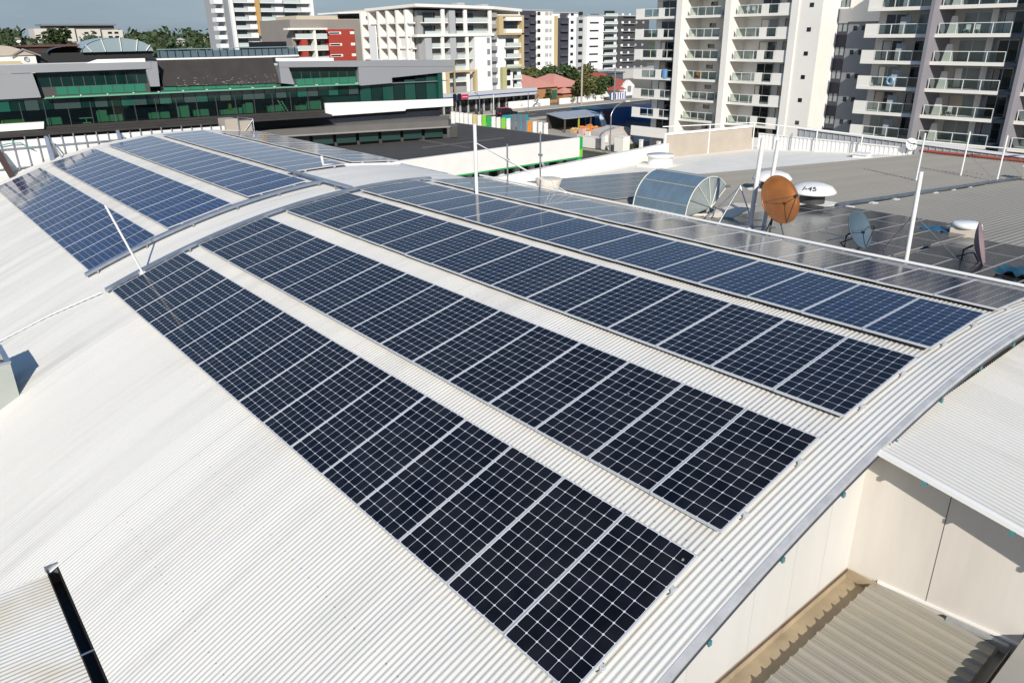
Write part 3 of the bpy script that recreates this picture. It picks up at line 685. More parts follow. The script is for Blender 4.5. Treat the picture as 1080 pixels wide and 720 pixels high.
bx_ = empty('pipe_junction_box', 'brown boxy junction unit at the far end of the lagged pipe', 'junction box', (-9.6,43.6,zf(43.6)))
part('body', MB().box(-9.95,-9.3,43.2,44.0,zf(43.6)+.1,zf(43.6)+.75), BEIGE, bx_)
part('cover', MB().box(-10.0,-9.25,43.15,44.05,zf(43.6)+.75,zf(43.6)+.82), WHITE, bx_)

# far edge: corrugated fence, beige screen, grey parapet, red pipe
fe = empty('corrugated_fence', 'white corrugated metal fence along the far side of the white roof', 'fence', (-26,52.6,-4))
cs = []; x = -32.3
while x < -20: cs += [x, x+.10, x+.17, x+.27]; x += .34
fm = MB(); vs = []
for i, x in enumerate(cs):
    yo = 52.6 + (0,0,.045,.045)[i % 4]; bt = -4.3 + (x+32.3)/12.3*1.55
    vs += [(x,yo,bt),(x,yo,-2.32)]
fm._add(vs, [(2*i,2*i+2,2*i+3,2*i+1) for i in range(len(cs)-1)])
part('sheet', fm, WHITE, fe)
for x in (-29.2,-24.1): part('post', MB().tube([(x,52.45,-3.9),(x,52.45,-2.0)], .05, 6), GALV, fe)
part('top_rail', MB().box(-32.3,-20,52.55,52.72,-2.33,-2.25), WHITE, fe)
gr = empty('roof_guardrail', 'white tube guardrail on posts above the corrugated fence', 'guardrail', (-26,52.3,-3))
part('rail', MB().tube([(-36.3,45,-1.45),(-32.6,52.3,-1.42),(-20,52.3,-1.72),(-13,55,-2.0)], .045, 6), WHITE, gr)
for x, y, z in ((-34.4,48.7,-1.45),(-32.6,52.3,-1.42),(-30.4,52.3,-1.47),(-27,52.3,-1.55),(-23.4,52.3,-1.62)):
    part('post', MB().tube([(x,y,-3.95),(x,y,z)], .05, 6), WHITE, gr)
bs = empty('beige_screen', 'beige sheet screen in a white frame at the left end of the white fence', 'screen', (-34,50,-4))
part('sheet', MB().prism([(-36.2,45.3,-3.9),(-32.7,52.2,-3.9),(-32.7,52.2,-1.75),(-36.2,45.3,-2.1)], (.05,-.03,0)), BEIGE, bs)
part('frame', MB().prism([(-36.2,45.25,-2.12),(-32.7,52.15,-1.77),(-32.7,52.15,-1.6),(-36.2,45.25,-1.95)], (.12,-.06,0)).box(-36.25,-36.1,45.15,45.3,-3.9,-1.95), WHITE, bs)
pp = empty('far_parapet_wall', 'long grey ribbed parapet wall with white capping before the balconies', 'wall', (-12,55.6,-6))
pw = MB().hexa([(-30.5,55.5,-9.9),(10,55.5,-9.9),(10,55.8,-9.9),(-30.5,55.8,-9.9),(-30.5,55.5,-2.0),(10,55.5,-3.4),(10,55.8,-3.4),(-30.5,55.8,-2.0)])
x = -30.3
while x < 9: pw.box(x,x+.06,55.45,55.5,-4.6,-2.06-.0345*(x+30.5)); x += .5
part('wall', pw, GREYR, pp)
part('capping', MB().hexa([(-30.6,55.38,-2.0),(10,55.38,-3.4),(10,55.9,-3.4),(-30.6,55.9,-2.0),(-30.6,55.38,-1.88),(10,55.38,-3.28),(10,55.9,-3.28),(-30.6,55.9,-1.88)]), WHITE, pp)
single('fire_pipe', MB().tube([(-20.2,54.9,zf(54.9)+.15),(8,54.9,zf(54.9)+.15)], .10, 8), TERRA, 'red brown pipe along the foot of the far grey parapet', 'pipe', loc=(-8,54.9,zf(55)))
su = empty('roof_access_hatch', 'small white roof hatch in front of the corrugated fence', 'hatch', (-22.4,50.6,-3.2))
part('curb', Bx(-22.9,-21.9,50.2,51.0,-3.3,-2.75), WHITE, su); part('lid', MB().box(-23.0,-21.8,50.1,51.1,-2.75,-2.66), WHITE, su)

# ------------------------------------------------------------------ back hoarding
hd = empty('hoarding_fence', 'white sheet hoarding with galvanised post and rail frame behind the roof', 'fence', (-36.6,2,0))
part('sheet', MB().hexa([(-36.66,-4,-2.5),(-36.62,-4,-2.5),(-36.62,9.9,-2.5),(-36.66,9.9,-2.5),(-36.66,-4,1.60),(-36.62,-4,1.60),(-36.62,9.9,1.40),(-36.66,9.9,1.40)]), WHITE, hd)
k = 0; y = -3.9
while y < 9.8:
    part('post', MB().box(-36.60,-36.54,y-.022,y+.022,-1.5,1.66-.0145*(y+4)+(.09 if k % 2 == 0 else .0)), GALV, hd); y += .485; k += 1
for z in (1.22, .38): part('rail', MB().hexa([(-36.53,-4,z-.02),(-36.50,-4,z-.02),(-36.50,9.9,z-.06),(-36.53,9.9,z-.06),(-36.53,-4,z+.025),(-36.50,-4,z+.025),(-36.50,9.9,z-.015),(-36.53,9.9,z-.015)]), GALV, hd)
for y in (1.75, 4.75): part('brace', MB().prism([(-36.45,y-.07,1.62),(-36.45,y+.07,1.62),(-35.9,y+.11,.1),(-35.9,y-.11,.1)], (.05,0,.02)).tube([(-36.4,y+.18,1.4),(-35.5,y+.5,.2)], .035, 6), GALV, hd)
single('red_prop', MB().prism([(-36.4,-.35,1.2),(-36.4,-.1,1.2),(-35.6,.25,-.35),(-35.6,-.0,-.35)], (.1,0,.02)), mat('oxide_paint', (.045,.022,.02), .7), 'dark oxide red raking prop at the left picture edge by the hoarding', 'prop', loc=(-36,0,-.3))
single('rope', MB().tube([(-36.48,-.1,1.38),(-36.46,.3,1.44),(-36.47,.75,1.42),(-36.46,1.0,1.2),(-36.47,1.2,1.08)], .025, 5), mat('green_cord_fibre', (.10,.30,.25), .8), 'pale green rope tied over the hoarding rail', 'rope', loc=(-36.47,.5,1.2))
bb = empty('plywood_box', 'beige plywood box with a braced metal frame at the back of the roof', 'box', (-36.8,10.6,0))
part('body', MB().box(-37.4,-36.4,9.9,10.55,-1.0,1.74), BEIGE, bb)
part('front_sheet', MB().box(-36.9,-36.42,10.58,11.3,-1.0,1.60), BEIGE, bb)
part('frame', MB().tube([(-36.36,10.57,.2),(-36.36,10.57,1.82),(-36.36,11.35,1.66),(-36.36,11.35,.2)], .03, 6).tube([(-36.36,11.35,1.62),(-36.36,10.75,1.0)], .025, 6), GALV, bb)

# ------------------------------------------------------------------ balcony towers (facade along X, facing -Y)
def railing(mb, gl, x0, x1, y, z, h, step):
    n = max(1, round((x1-x0)/step))
    for i in range(n+1):
        x = x0+(x1-x0)*i/n; mb.box(x-.04,x+.04,y,y+.06,z,z+h)
    mb.box(x0-.04,x1+.04,y-.005,y+.065,z+h,z+h+.06)
    gl.box(x0+.04,x1-.04,y+.02,y+.035,z+.06,z+h-.03)
def balc(b, x0, x1, yf, depth, z, doors, rail=True, solid=(), wm=WHITEB, h=1.0, lab=None, slab=.26):
    s = MB().box(x0,x1,yf,yf+depth,z-slab,z)
    s.box(x0,x1,yf-.02,yf+.0,z-slab,z+.05)
    o = part('balcony', s, wm, b, lab)
    for (a, c) in solid: part('upstand', Bx(a,c,yf+.01,yf+.17,z,z+h+.1), wm, o)
    if rail:
        m, g = MB(), MB()
        railing(m, g, rail[0], rail[1], yf+.03, z, h, rail[2]); part('railing', m, WHITE, o); part('railing_glass', g, RAILG, o)
    for q_, (a, c, mm) in enumerate(doors):
        mm = [mm, mm, WINDOWL, WINDOW][random.randrange(4)]
        if q_ == 0 and random.random() < .45: part('air_conditioner', MB().box(a-1.0,a-.25,yf+depth-.55,yf+depth-.1,z+.02,z+.62), WHITE, o)
        if random.random() < .4: part('curtain', MB().box(a+.1,a+(c-a)*random.uniform(.25,.6),yf+depth-.075,yf+depth-.062,z+.1,z+1.95), random.choice([WHITEB, mat('curtain_beige',(.45,.40,.33),.9), GREYR]), o)
        d = MB().box(a,c,yf+depth-.06,yf+depth-.01,z+.05,z+2.0)
        part('glass_door', d, mm, o)
        part('door_frame', MB().box(a-.05,a,yf+depth-.09,yf+depth-.0,z,z+2.08).box(c,c+.05,yf+depth-.09,yf+depth,z,z+2.08).box((a+c)/2-.03,(a+c)/2+.03,yf+depth-.10,yf+depth-.07,z,z+2.05).box(a-.05,c+.05,yf+depth-.09,yf+depth,z+2.02,z+2.1), GALV, o)
    return o
YF = 82.5
ta = empty('apartment_tower', 'tall white apartment tower with stacked glass balconies and two white fin walls', 'apartment building', (-59,90,-10.4))
ZL = [10.1,7.5,4.9,2.3,-.3,-2.9,-5.5,-8.1]
body = MB().box(-71.0,-64.5,85.2,100,-10.4,15).box(-64.5,-56.8,85.9,100,-10.4,15).box(-56.8,-44.6,85.4,100,-10.4,15)
part('wall', body, WHITEC, ta)
part('stair_core', MB().box(-48.45,-44.6,82.35,85.38,-10.4,15), WHITEB, ta)
part('pilaster', MB().box(-48.45,-47.5,82.2,82.34,-10.4,15), WHITEB, ta)
for (a, b_) in ((-64.85,-63.95),(-57.3,-56.45)):
    part('fin_wall', MB().box(a,b_,81.75,86.0,-10.4,15), WHITEB, ta)
part('recess_panel', MB().box(-58.1,-57.35,84.5,85.88,-10.4,15), GREYD, ta)
for k, z in enumerate(ZL):
    last = k == len(ZL)-1
    balc(ta, -72.2, -64.87, YF-.3, 3.0, z, [(-69.9,-67.6,WINDOW),(-66.6,-65.2,WINDOW)], rail=None if last else (-70.7,-64.95,1.35), solid=[(-72.2,-64.9)] if last else [(-72.2,-70.8),(-68.2,-67.2)])
    balc(ta, -63.93, -58.2, YF, 3.38, z, [(-60.2,-59.2,WINDOW),(-58.9,-58.3,WINDOWL)], rail=None if last else (-63.2,-58.3,1.2), solid=[(-63.93,-58.2)] if last else [], wm=WHITEB)
    balc(ta, -56.43, -48.5, YF, 2.88, z, [(-54.2,-51.9,WINDOW),(-50.9,-49.0,WINDOW)], rail=None if last else (-55.9,-50.3,1.45), solid=[(-56.43,-48.5)] if last else [(-50.2,-48.5),(-52.6,-51.6)])
    part('privacy_wall', MB().prism([(-63.93,84.2,z),(-63.93,85.86,z),(-63.93,85.86,z+2.3),(-63.93,85.2,z+2.3)], (.08,0,0)), WHITEB, ta)
    part('window', MB().box(-62.4,-61.4,85.84,85.895,z+1.2,z+1.7), WINDOW, ta)
    part('window', MB().box(-46.2,-45.7,82.31,82.345,z+.55,z+1.0), WINDOW, ta)
lk = empty('link_building', 'dark navy and slate link between the two balcony towers', 'apartment building', (-43,92,-10.4))
part('slate_wall', MB().box(-44.55,-43.3,86.3,100,-10.4,8.3), GREYD, lk)
part('navy_wall', MB().box(-46.2+1.7,-43.28,87.4,99,-10.4,14).box(-43.26,-39.5,86.2,100,-10.4,6.4), GREYD, lk)
part('recess_wall', MB().box(-46.0+1.45,-43.3,86.25,86.29,-10.4,6.0), NAVY, lk)
part('upper_wall', MB().box(-43.26,-39.5,86.0,99,6.43,14).box(-44.5,-43.3,86.1,86.24,6.3,8.0), WHITEB, lk)
for z in ZL:
    for x in (-42.6,-41.6): part('window', MB().box(x,x+.42,86.16,86.195,z+.6,z+1.1), WINDOW, lk)
    for x in (-44.45,-43.85): part('window', MB().box(x,x+.42,86.21,86.245,z+.5,z+1.4), WINDOWL, lk)

tb = empty('apartment_tower', 'nearer white balcony tower with mauve grey fin walls at the right picture edge', 'apartment building', (-30,90,-10.4))
ZR = [10.3,7.7,5.05,2.4,-.25,-2.9,-5.5,-8.1]
part('wall', MB().box(-39.2,-32.4,85.0,100,-10.4,15).box(-32.4,-12,85.3,100,-10.4,15), mat('warm_grey_render', (.58,.555,.52), .8, var=.05, vscale=.2), tb)
for a in (-32.35,-23.4,-14.6): part('fin_wall', MB().hexa([(a,81.3,-10.4),(a+.35,81.3,-10.4),(a+.95,86,-10.4),(a,86,-10.4),(a,81.3,15),(a+.35,81.3,15),(a+.95,86,15),(a,86,15)]), PURPLE, tb)
for k, z in enumerate(ZR):
    balc(tb, -39.3, -32.37, YF-.2, 2.65, z, [(-38.3,-36.2,WINDOWL),(-34.8,-32.9,WINDOW)], rail=(-37.8,-32.5,1.35), solid=[(-39.3,-37.9)], slab=.3)
    balc(tb, -31.95, -24.9, YF-.2, 2.95, z, [(-30.4,-27.9,WINDOWL),(-26.7,-24.9,WINDOW)], rail=(-31.6,-24.95,1.6), slab=.3)
    part('soffit_return', Bx(-24.87,-23.45,YF+.2,85.2,z-.28,z), GREYD, tb)
    balc(tb, -23.0, -16.2, YF-.2, 2.95, z, [(-21.6,-19.2,WINDOWL),(-18,-16.6,WINDOW)], rail=(-22.7,-16.3,1.6), slab=.3)
    part('balcony_screen', MB().box(-36.1,-35.0,83.4,83.5,z,z+1.75), GREYR, tb)
    part('balcony_screen', MB().prism([(-31.3,83.6,z),(-30.2,83.6,z),(-30.5,83.6,z+1.7),(-31.0,83.6,z+1.7)], (0,.1,0)), WHITEB, tb)
    part('wall_pier', MB().box(-27.7,-27.1,84.6,85.28,z+.005,z+2.3), WHITEB, tb)
# a few belongings on the balconies
rg = MB(); 
for i in range(20):
    a = i*math.pi/10; rg.lathe([(.16,0)], (0,0,0), 4) if False else None
ringp = [(-35.6+.36*math.cos(i*math.pi/10), 82.2, .42+.36*math.sin(i*math.pi/10)) for i in range(21)]
single('inflatable_ring', MB().tube(ringp, .13, 8, cap=False), mat('blue_white_vinyl', (.30,.50,.72), .35, var=.8, vscale=3), 'blue and white inflatable ring hung on a balcony railing of the mauve tower', 'pool ring', loc=(-35.9,82.2,-.2))
single('towel', MB().grid(fl(-66.9,-66.0,6), fl(-.3,.9,6), lambda x, z: (x, 82.12+.04*math.sin(x*9), z)), SKYB, 'blue towel over a balcony railing on the left wing of the white tower', 'towel', loc=(-66.4,82.1,-.3))
def chair(x, y, z, m, lab):
    t = empty('balcony_chair', lab, 'chair', (x,y,z), 'chairs on the balconies')
    part('seat', Bx(x-.22,x+.22,y-.22,y+.22,z+.42,z+.46), m, t); part('backrest', Bx(x-.22,x+.22,y+.2,y+.24,z+.46,z+.9), m, t)
    for sx in (-.2,.2):
        for sy in (-.2,.2): part('leg', Bx(x+sx-.02,x+sx+.02,y+sy-.02,y+sy+.02,z,z+.42), m, t)
for q, (x, z, m) in enumerate([(-55.2,7.5,WHITE),(-54.4,7.5,WHITE),(-66.2,2.3,WHITE),(-62.0,-.3,ORANGE),(-29.3,5.05,WHITE),(-28.4,5.05,WHITE),(-34.4,5.05,WHITE),(-29.5,-2.9,WHITE)]):
    chair(x, 83.4, z, m, ['white chair left of the pair on the upper right balcony of the white tower','white chair right of the pair on the upper right balcony of the white tower','white chair on the left wing balcony of the white tower','orange chair on the middle balcony of the white tower','left white chair on the mauve tower balcony right of the fin','right white chair on the mauve tower balcony right of the fin','white chair on the mauve tower balcony left of the fin','white chair low on the mauve tower, right of the fin'][q])

# ------------------------------------------------------------------ office with green glass (frame turned ten degrees)
FO = (Vector((-86,7,0)), Vector((.17,.985,0)).normalized(), Vector((.985,-.17,0)).normalized(), Vector((0,0,1)))
of = empty('green_glass_office', 'long low office with green glass bands and grey aluminium surrounds', 'office building', (-88,30,-10))
def fo(*a): return MB().fr(FO, *a)
def fpoly(pts, b0, b1):      # polygon in facade coords (u, z), thickness from b0 to b1
    O, U, Nn, Z = FO
    return MB().prism([O+U*u+Nn*b0+Z*z for u, z in pts], Nn*(b1-b0))
part('core', fo(-8,47.5,-14,-5.2,-4,2.2), BROWN, of)
part('roof_slab', fo(-8,13.2,-14,-.3,3.02,3.2).fr(FO,26.6,47.9,-14,-.3,2.35,2.5), MEMB, of)
part('parapet_band', fpoly([(-8,2.65),(13.4,2.75),(13.4,3.42),(-8,3.42)], -.4, .35), ALUP, of)
part('white_coping', fpoly([(7.5,3.42),(13.0,3.42),(13.0,3.75),(8.6,3.75)], -.6, -.2), WHITE, of)
part('surround_panel', fpoly([(-8,.3),(3.0,.42),(2.75,2.65),(-8,2.65)], -.4, .3), ALUP, of)
part('surround_post', fpoly([(13.0,1.0),(13.9,1.0),(14.05,3.42),(13.4,3.42),(12.85,2.6)], -3, .3), ALUP, of)
part('parapet_band', fpoly([(26.5,2.5),(48.2,1.95),(48.2,2.72),(26.5,3.1)], -.4, .35), ALUP, of)
part('white_coping', fpoly([(26.4,3.1),(33,2.95),(33,3.3),(26.4,3.45)], -.7, -.3), WHITE, of)
part('surround_post', fpoly([(26.5,.8),(28.0,.6),(27.5,2.6),(26.5,2.6)], -3, .3), ALUP, of)
part('surround_panel', fpoly([(35.6,.15),(39.8,.3),(39.8,.9),(48.0,1.35),(48.2,2.05),(35.7,2.35)], -.4, .3), ALUP, of)
# upper glass: dark clerestory over green spandrels
def panes(u0, u1, n, z0, z1, b, m, name):
    for i in range(n):
        a = u0+(u1-u0)*i/n; c = u0+(u1-u0)*(i+1)/n
        part(name, fo(a+.04,c-.04,b-.04,b,z0,z1), m, of)
panes(3.1, 12.9, 10, 1.32, 2.66, -.5, OFFD, 'upper_pane'); panes(4.4, 12.6, 8, .52, 1.28, -.48, OFFM, 'spandrel_pane')
panes(28.0, 35.6, 7, 1.18, 2.5, -.5, OFFD, 'upper_pane'); panes(28.4, 35.6, 7, .45, 1.14, -.48, OFFM, 'spandrel_pane')
panes(14.3, 26.2, 9, .48, .85, -.4, OFFM, 'spandrel_pane')
part('mullion_grid', fo(3.0,13,-.55,-.52,.4,2.7).fr(FO,27.6,35.8,-.55,-.52,.4,2.55).fr(FO,14,26.6,-.5,-.46,.4,.95), DARKSTEEL, of)
part('sunshade', fo(3.3,35.6,-.3,.75,.30,.42), TRIM, of)
for i in range(14): part('shade_bracket', fo(4+i*2.4,4.1+i*2.4,.1,.85,.43,.52), WHITE, of)
# lower storey: see-through green glazing with lit room behind
FLZ = -2.35
part('floor_slab', fo(-8,47.6,-5.1,.2,FLZ-.25,FLZ), BROWN, of)
part('ceiling', fo(-8,47.5,-5.1,-.1,.22,.29), GREYD, of)
part('back_partition', fo(-8,47.3,-5.15,-5.0,FLZ,.2), mat('office_inside', (.05,.08,.07), .8, var=.4, vscale=.6), of)
nb = 30
for i in range(nb):
    a = -1+(36.6)*i/nb
    part('clerestory_pane', fo(a+.03,a+1.19,-.16,-.13,-.78,.2), OFFD if i % 5 in (1,3) else mat('smoky_pane', (.04,.065,.06), .08, spec=.8) if i % 3 else mat('deep_green_pane', (.014,.085,.06), .06, spec=.8), of)
for i in range(16):
    a = -1+2.03*i
    if a > 30: break
    part('glazing_pane', fo(a+.03,a+2.0,-.16,-.14,FLZ+.02,-.82), OFFG, of)
    part('glazing_mullion', fo(a-.03,a+.025,-.2,-.1,FLZ,-.0), DARKSTEEL, of)
for i in range(8):
    a = 35.9 + i*1.45
    if a < 46: part('glazing_pane', fo(a,a+1.38,-.5,-.45,-2.0,.25 if a < 39.5 else .25+(a-39.5)*.13), OFFD if i % 2 else mat('mid_green_pane', (.011,.062,.048), .07, spec=.8), of)
part('glazing_pane', fo(31,35.8,-.5,-.45,-2.0,.2), OFFD, of)
part('end_fin', fo(46.0,46.6,-3,.1,-2.2,1.2), mat('deep_green_fin', (.01,.07,.05), .4), of)
# dark pitched roof part in the middle with balustrade
part('brown_roof', MB().prism([FO[0]+FO[1]*14.3+FO[2]*(-.2)+FO[3]*.95, FO[0]+FO[1]*26.4+FO[2]*(-.2)+FO[3]*.8, FO[0]+FO[1]*26.4+FO[2]*(-1.9)+FO[3]*3.5, FO[0]+FO[1]*14.3+FO[2]*(-1.9)+FO[3]*3.6], FO[2]*(-.4)), BROWN, of)
part('roof_coping', fo(14.3,26.4,-2.5,-1.8,3.5,3.66), WHITE, of)
db = MB(); random.seed(11)
for i in range(70):
    u = random.uniform(15.5,26.2); t_ = random.random()**2*.3; s_ = random.uniform(.03,.10)
    p = FO[0]+FO[1]*u+FO[2]*(-.2-1.7*t_+.02)+FO[3]*(.9+2.65*t_+.02)
    db.box(p.x-s_/2,p.x+s_/2,p.y-s_,p.y+s_,p.z,p.z+.03)
part('debris', db, CONC, of)
part('white_deck_parapet', fpoly([(-8,-2.6),(2.6,-2.5),(2.75,-1.85),(-8,-1.85)], .3, .6), WHITE, of)
part('white_deck_parapet', fpoly([(31.1,-3.0),(41,-2.95),(41.2,-2.75),(47.6,-2.75),(47.6,-1.85),(31.1,-1.55)], .5, .85), WHITE, of)
part('dark_roof_edge', fo(-8,31,.2,3.5,-2.85,-2.62), BROWN, of)
part('undercroft', fo(-8,46,-3,.1,-6.2,-2.66), mat('undercroft_dark', (.012,.012,.016), .5), of)
panes(31, 45, 9, -3.85, -3.2, .14, mat('undercroft_glass', (.02,.025,.035), .1), 'undercroft_pane')
# desks and partitions seen through the lower glass
for q, (u, w_, h_, m, lab) in enumerate([(-.6,1.7,.75,OLIVE,'olive desk screen at the left end of the office windows'),(3.2,1.1,.75,TIMBER,'green desk screen right of the white deck parapet'),(7.8,.7,1.25,TIMBER,'tall green locker with an olive top in the office window'),(8.7,1.2,.7,TIMBER,'green desk screen right of the tall green locker'),(12.7,1.8,.7,TIMBER,'long green desk screen under the end of the sunshade'),(15.6,.9,1.25,TIMBER,'tall green curved locker in the middle of the office'),(17.2,1.3,.75,TIMBER,'green desk screen right of the tall curved locker'),(20.0,1.0,.6,TIMBER,'low green desk by a gold cloth'),(21.0,1.1,.7,TIMBER,'green desk screen beside the gold cloth'),(22.5,.8,1.15,TIMBER,'tall green locker right of the gold cloth'),(25.2,1.3,.75,TIMBER,'green desk screen left of the office ladder'),(28.4,1.0,.6,TIMBER,'pale green desk right of the office ladder'),(29.8,1.4,1.0,TIMBER,'green peaked screen at the right end of the open office')]):
    d = empty('desk_screen', lab, 'desk screen', tuple(FO[0]+FO[1]*u+FO[2]*.0+FO[3]*FLZ), 'desk screens in the office')
    part('panel', fo(u,u+w_,-.9,-.82,FLZ+.05,FLZ+h_), m, d); part('side_panel', fo(u-.25,u-.05,-1.6,-.85,FLZ+.05,FLZ+h_*.9), m, d); part('desk_top', fo(u,u+w_,-1.6,-.92,FLZ+.6*h_,FLZ+.6*h_+.05), WHITE, d)
ld = empty('office_ladder', 'slanted white stepladder behind the office glass', 'ladder', tuple(FO[0]+FO[1]*27+FO[3]*FLZ))
for e in (0,.4): part('stile', fpoly([(26.7+e,FLZ+.02),(26.8+e,FLZ+.02),(26.2+e,FLZ+1.3),(26.1+e,FLZ+1.3)], -.9, -.85), WHITE, ld)
for k in range(4): part('rung', fo(26.55-.13*k,27.05-.13*k,-.88,-.84,FLZ+.25+.27*k,FLZ+.29+.27*k), WHITE, ld)
single('gold_cloth', fpoly([(20.6,FLZ+.6),(21.0,FLZ+.6),(20.95,FLZ+1.15),(20.7,FLZ+1.2)], -.8, -.7), GOLD, 'gold cloth draped over a desk corner in the office window', 'cloth', loc=tuple(FO[0]+FO[1]*20.8+FO[3]*FLZ))
oc = empty('office_chair', 'white swivel chair behind the left office glass', 'chair', tuple(FO[0]+FO[1]*6.4+FO[3]*FLZ))
part('seat', fo(5.9,7.1,-.9,-.5,FLZ+.5,FLZ+.57), WHITE, oc); part('stem', fo(6.45,6.52,-.72,-.66,FLZ+.1,FLZ+.5), WHITE, oc); part('base', fo(6.1,6.9,-.75,-.65,FLZ+.02,FLZ+.1), WHITE, oc)

# canopy block in front of the office's right half
cnp = empty('canopy_building', 'charcoal flat roofed block with a grey canopy and dark window strip', 'building', (-78,42,-10))
part('canopy', MB().prism([(-81.5,27,-4.75),(-73.8,50.6,-4.75),(-77.2,53.2,-4.6),(-86,29,-4.6)], (0,0,.75)), BITL, cnp)
part('canopy_lip', MB().prism([(-81.3,27,-4.85),(-73.6,50.7,-4.85),(-73.9,51.0,-4.85),(-81.7,27.2,-4.85)], (0,0,.16)), mat('canopy_lip_grey', (.25,.235,.22), .8), cnp)
for i in range(9):
    t0, t1 = i/9+.008, (i+1)/9-.008
    p = lambda t, dz: (-82.3+7.5*t, 27.6+23*t, dz)
    part('window', MB().prism([p(t0,-6.05),p(t1,-6.05),p(t1,-4.9),p(t0,-4.9)], (-.1,.03,0)), mat('dark_strip_glass', (.02,.05,.045), .08, spec=.8), cnp)
part('wall', MB().prism([(-83.5,27.8,-10.4),(-75.2,51.3,-10.4),(-79,54,-10.4),(-88,30,-10.4)], (0,0,5.6)), BITUM, cnp)
part('end_wedge', MB().prism([(-73.8,50.7,-4.8),(-76.6,52.8,-4.8),(-76.0,52.2,-6.2),(-74.6,51.2,-6.2)], (.35,.95,0)), BITL, cnp)
# shop with white fascia
sp = empty('green_trim_shop', 'low shop with white fascia, green edging and charcoal flat roof', 'shop', (-72,50,-10.4))
part('roof', MB().prism([(-62.4,28,-6.4),(-62.4,61.9,-6.4),(-88,61.9,-6.4),(-75,51.8,-6.4),(-80,30,-6.4)], (0,0,.12)), BITUM, sp)
part('fascia', MB().box(-62.35,-62.0,26,61.4,-8.25,-6.0), WHITE, sp)
part('fascia_end', MB().box(-62.4,-61.98,61.4,61.9,-7.4,-5.95), GREEN, sp); part('fascia_end', MB().box(-62.4,-61.98,61.4,61.9,-8.3,-7.41), LIME, sp)
part('green_edge', MB().box(-62.45,-61.95,26,61.9,-8.40,-8.27), GREEN, sp)
part('corner_post', MB().box(-62.3,-61.9,61.0,61.6,-10.4,-8.41), GREEN, sp)
part('back_coping', MB().prism([(-62.3,61.9,-6.28),(-88,61.9,-6.28),(-88,62.1,-6.28),(-62.3,62.1,-6.28)], (0,0,.06)), BITL, sp)
part('wall', MB().box(-86,-64.0,28,61.2,-10.4,-6.42), mat('shopfront_dark', (.03,.03,.035), .3), sp)
for i in range(14): part('shopfront_post', MB().box(-63.4,-63.0,29+i*2.3,29.7+i*2.3,-10.4,-8.42), WHITE, sp)
part('roof_batten', MB().box(-76,-66,47.6,47.8,-6.28,-6.2).box(-70,-69.8,44,56,-6.28,-6.22), BITL, sp)

# ------------------------------------------------------------------ glasshouse, balustrade and houses behind the office
gl = empty('barrel_glasshouse', 'clear barrel vaulted skylight on a dark base behind the office', 'skylight', (-107,22,0))
part('base', MB().box(-112,-106,13.8,27,.5,4.15), mat('dark_cladding', (.022,.022,.022), .6), gl)
def ell(x, a, yc, ry, zc, rz): return (x, yc+ry*math.cos(a), zc+rz*math.sin(a))
an = fl(math.pi, 0, 14)
part('vault', MB().grid(fl(-111,-105.4,4), an, lambda x, a: ell(x, a, 22.9, 4.2, 4.15, 1.65)), DOME, gl)
part('side_vault', MB().grid(fl(-111,-105.6,4), an, lambda x, a: ell(x, a, 17.2, 2.2, 4.1, .75)), mat('dark_plastic_roof', (.06,.07,.08), .3), gl)
part('front_fill', MB().prism([ell(-105.5,a,22.9,4.15,4.15,1.62) for a in an], (-.05,0,0)), DOME, gl)
for a in (rad(150),rad(115),rad(85),rad(55),rad(25)): part('rib', MB().tube([ell(-105.38,a,22.9,4.25,4.15,1.7), (-105.38,22.9+3.6*math.cos(a),4.2)], .06, 5), WHITE, gl)
bl = empty('roof_balustrade', 'long dark balustrade with pale blue glass above the brown roof', 'balustrade', (-101,32,2))
part('deck', MB().box(-110,-99.2,25.6,44,.5,3.3), MATS['dark_cladding'], bl)
part('white_edge', MB().box(-99.4,-99.0,25.6,44,3.12,3.34), WHITE, bl)
for i in range(20): part('post', MB().box(-99.2,-99.1,25.8+i*.93,25.9+i*.93,3.34,4.35), BLACK, bl)
part('glass', MB().box(-99.16,-99.14,25.6,44,3.4,4.15), mat('blue_tint_glass', (.10,.15,.18), .1, spec=.8), bl)
part('top_rail', MB().box(-99.25,-99.05,25.6,44,4.33,4.42), mat('blue_rail', (.20,.30,.36), .4), bl)
part('screen', MB().box(-106,-105.8,40,45.5,3.3,5.0), BLACK, bl)
ho = empty('gabled_house', 'cream house with beige gabled roof at the far left', 'house', (-107,11,0))
part('wall', MB().box(-112,-105.2,6,13.6,-1,4.05), WHITEB, ho)
part('roof', MB().prism([(-105,5.5,4.0),(-105,14,4.0),(-105,11.2,5.0),(-105,6.5,5.5),(-105,5.5,5.4)], (-7,0,0)), mat('beige_roof', (.46,.40,.34), .8), ho)
part('gable_trim', MB().prism([(-104.9,11.0,4.0),(-104.9,12.4,4.75),(-104.9,14.1,4.0),(-104.9,14.1,3.85),(-104.9,12.4,4.55),(-104.9,11.0,3.85)], (.1,0,0)), TAUPE, ho)
part('round_vent', MB().lathe([(0,0),(.28,0),(.28,.06)], (-105.15,12.6,3.55), 14, (1,0,0)), GREYR, ho)
part('awning', MB().box(-105.1,-103.8,9.8,11.8,2.9,3.4), mat('straw_awning', (.55,.46,.28), .8), ho)
bs2 = empty('brown_shed_building', 'dark brown walled building with mossy roof edge left of the skylight', 'building', (-112,16,0))
part('wall', MB().box(-118,-109,13.7,21,-1,4.85), mat('dark_brown_wall', (.055,.032,.025), .8, var=.2, vscale=1), bs2)
part('roof', MB().box(-118.3,-108.7,13.4,25,4.86,5.05), mat('rusty_eave', (.12,.05,.035), .7), bs2)

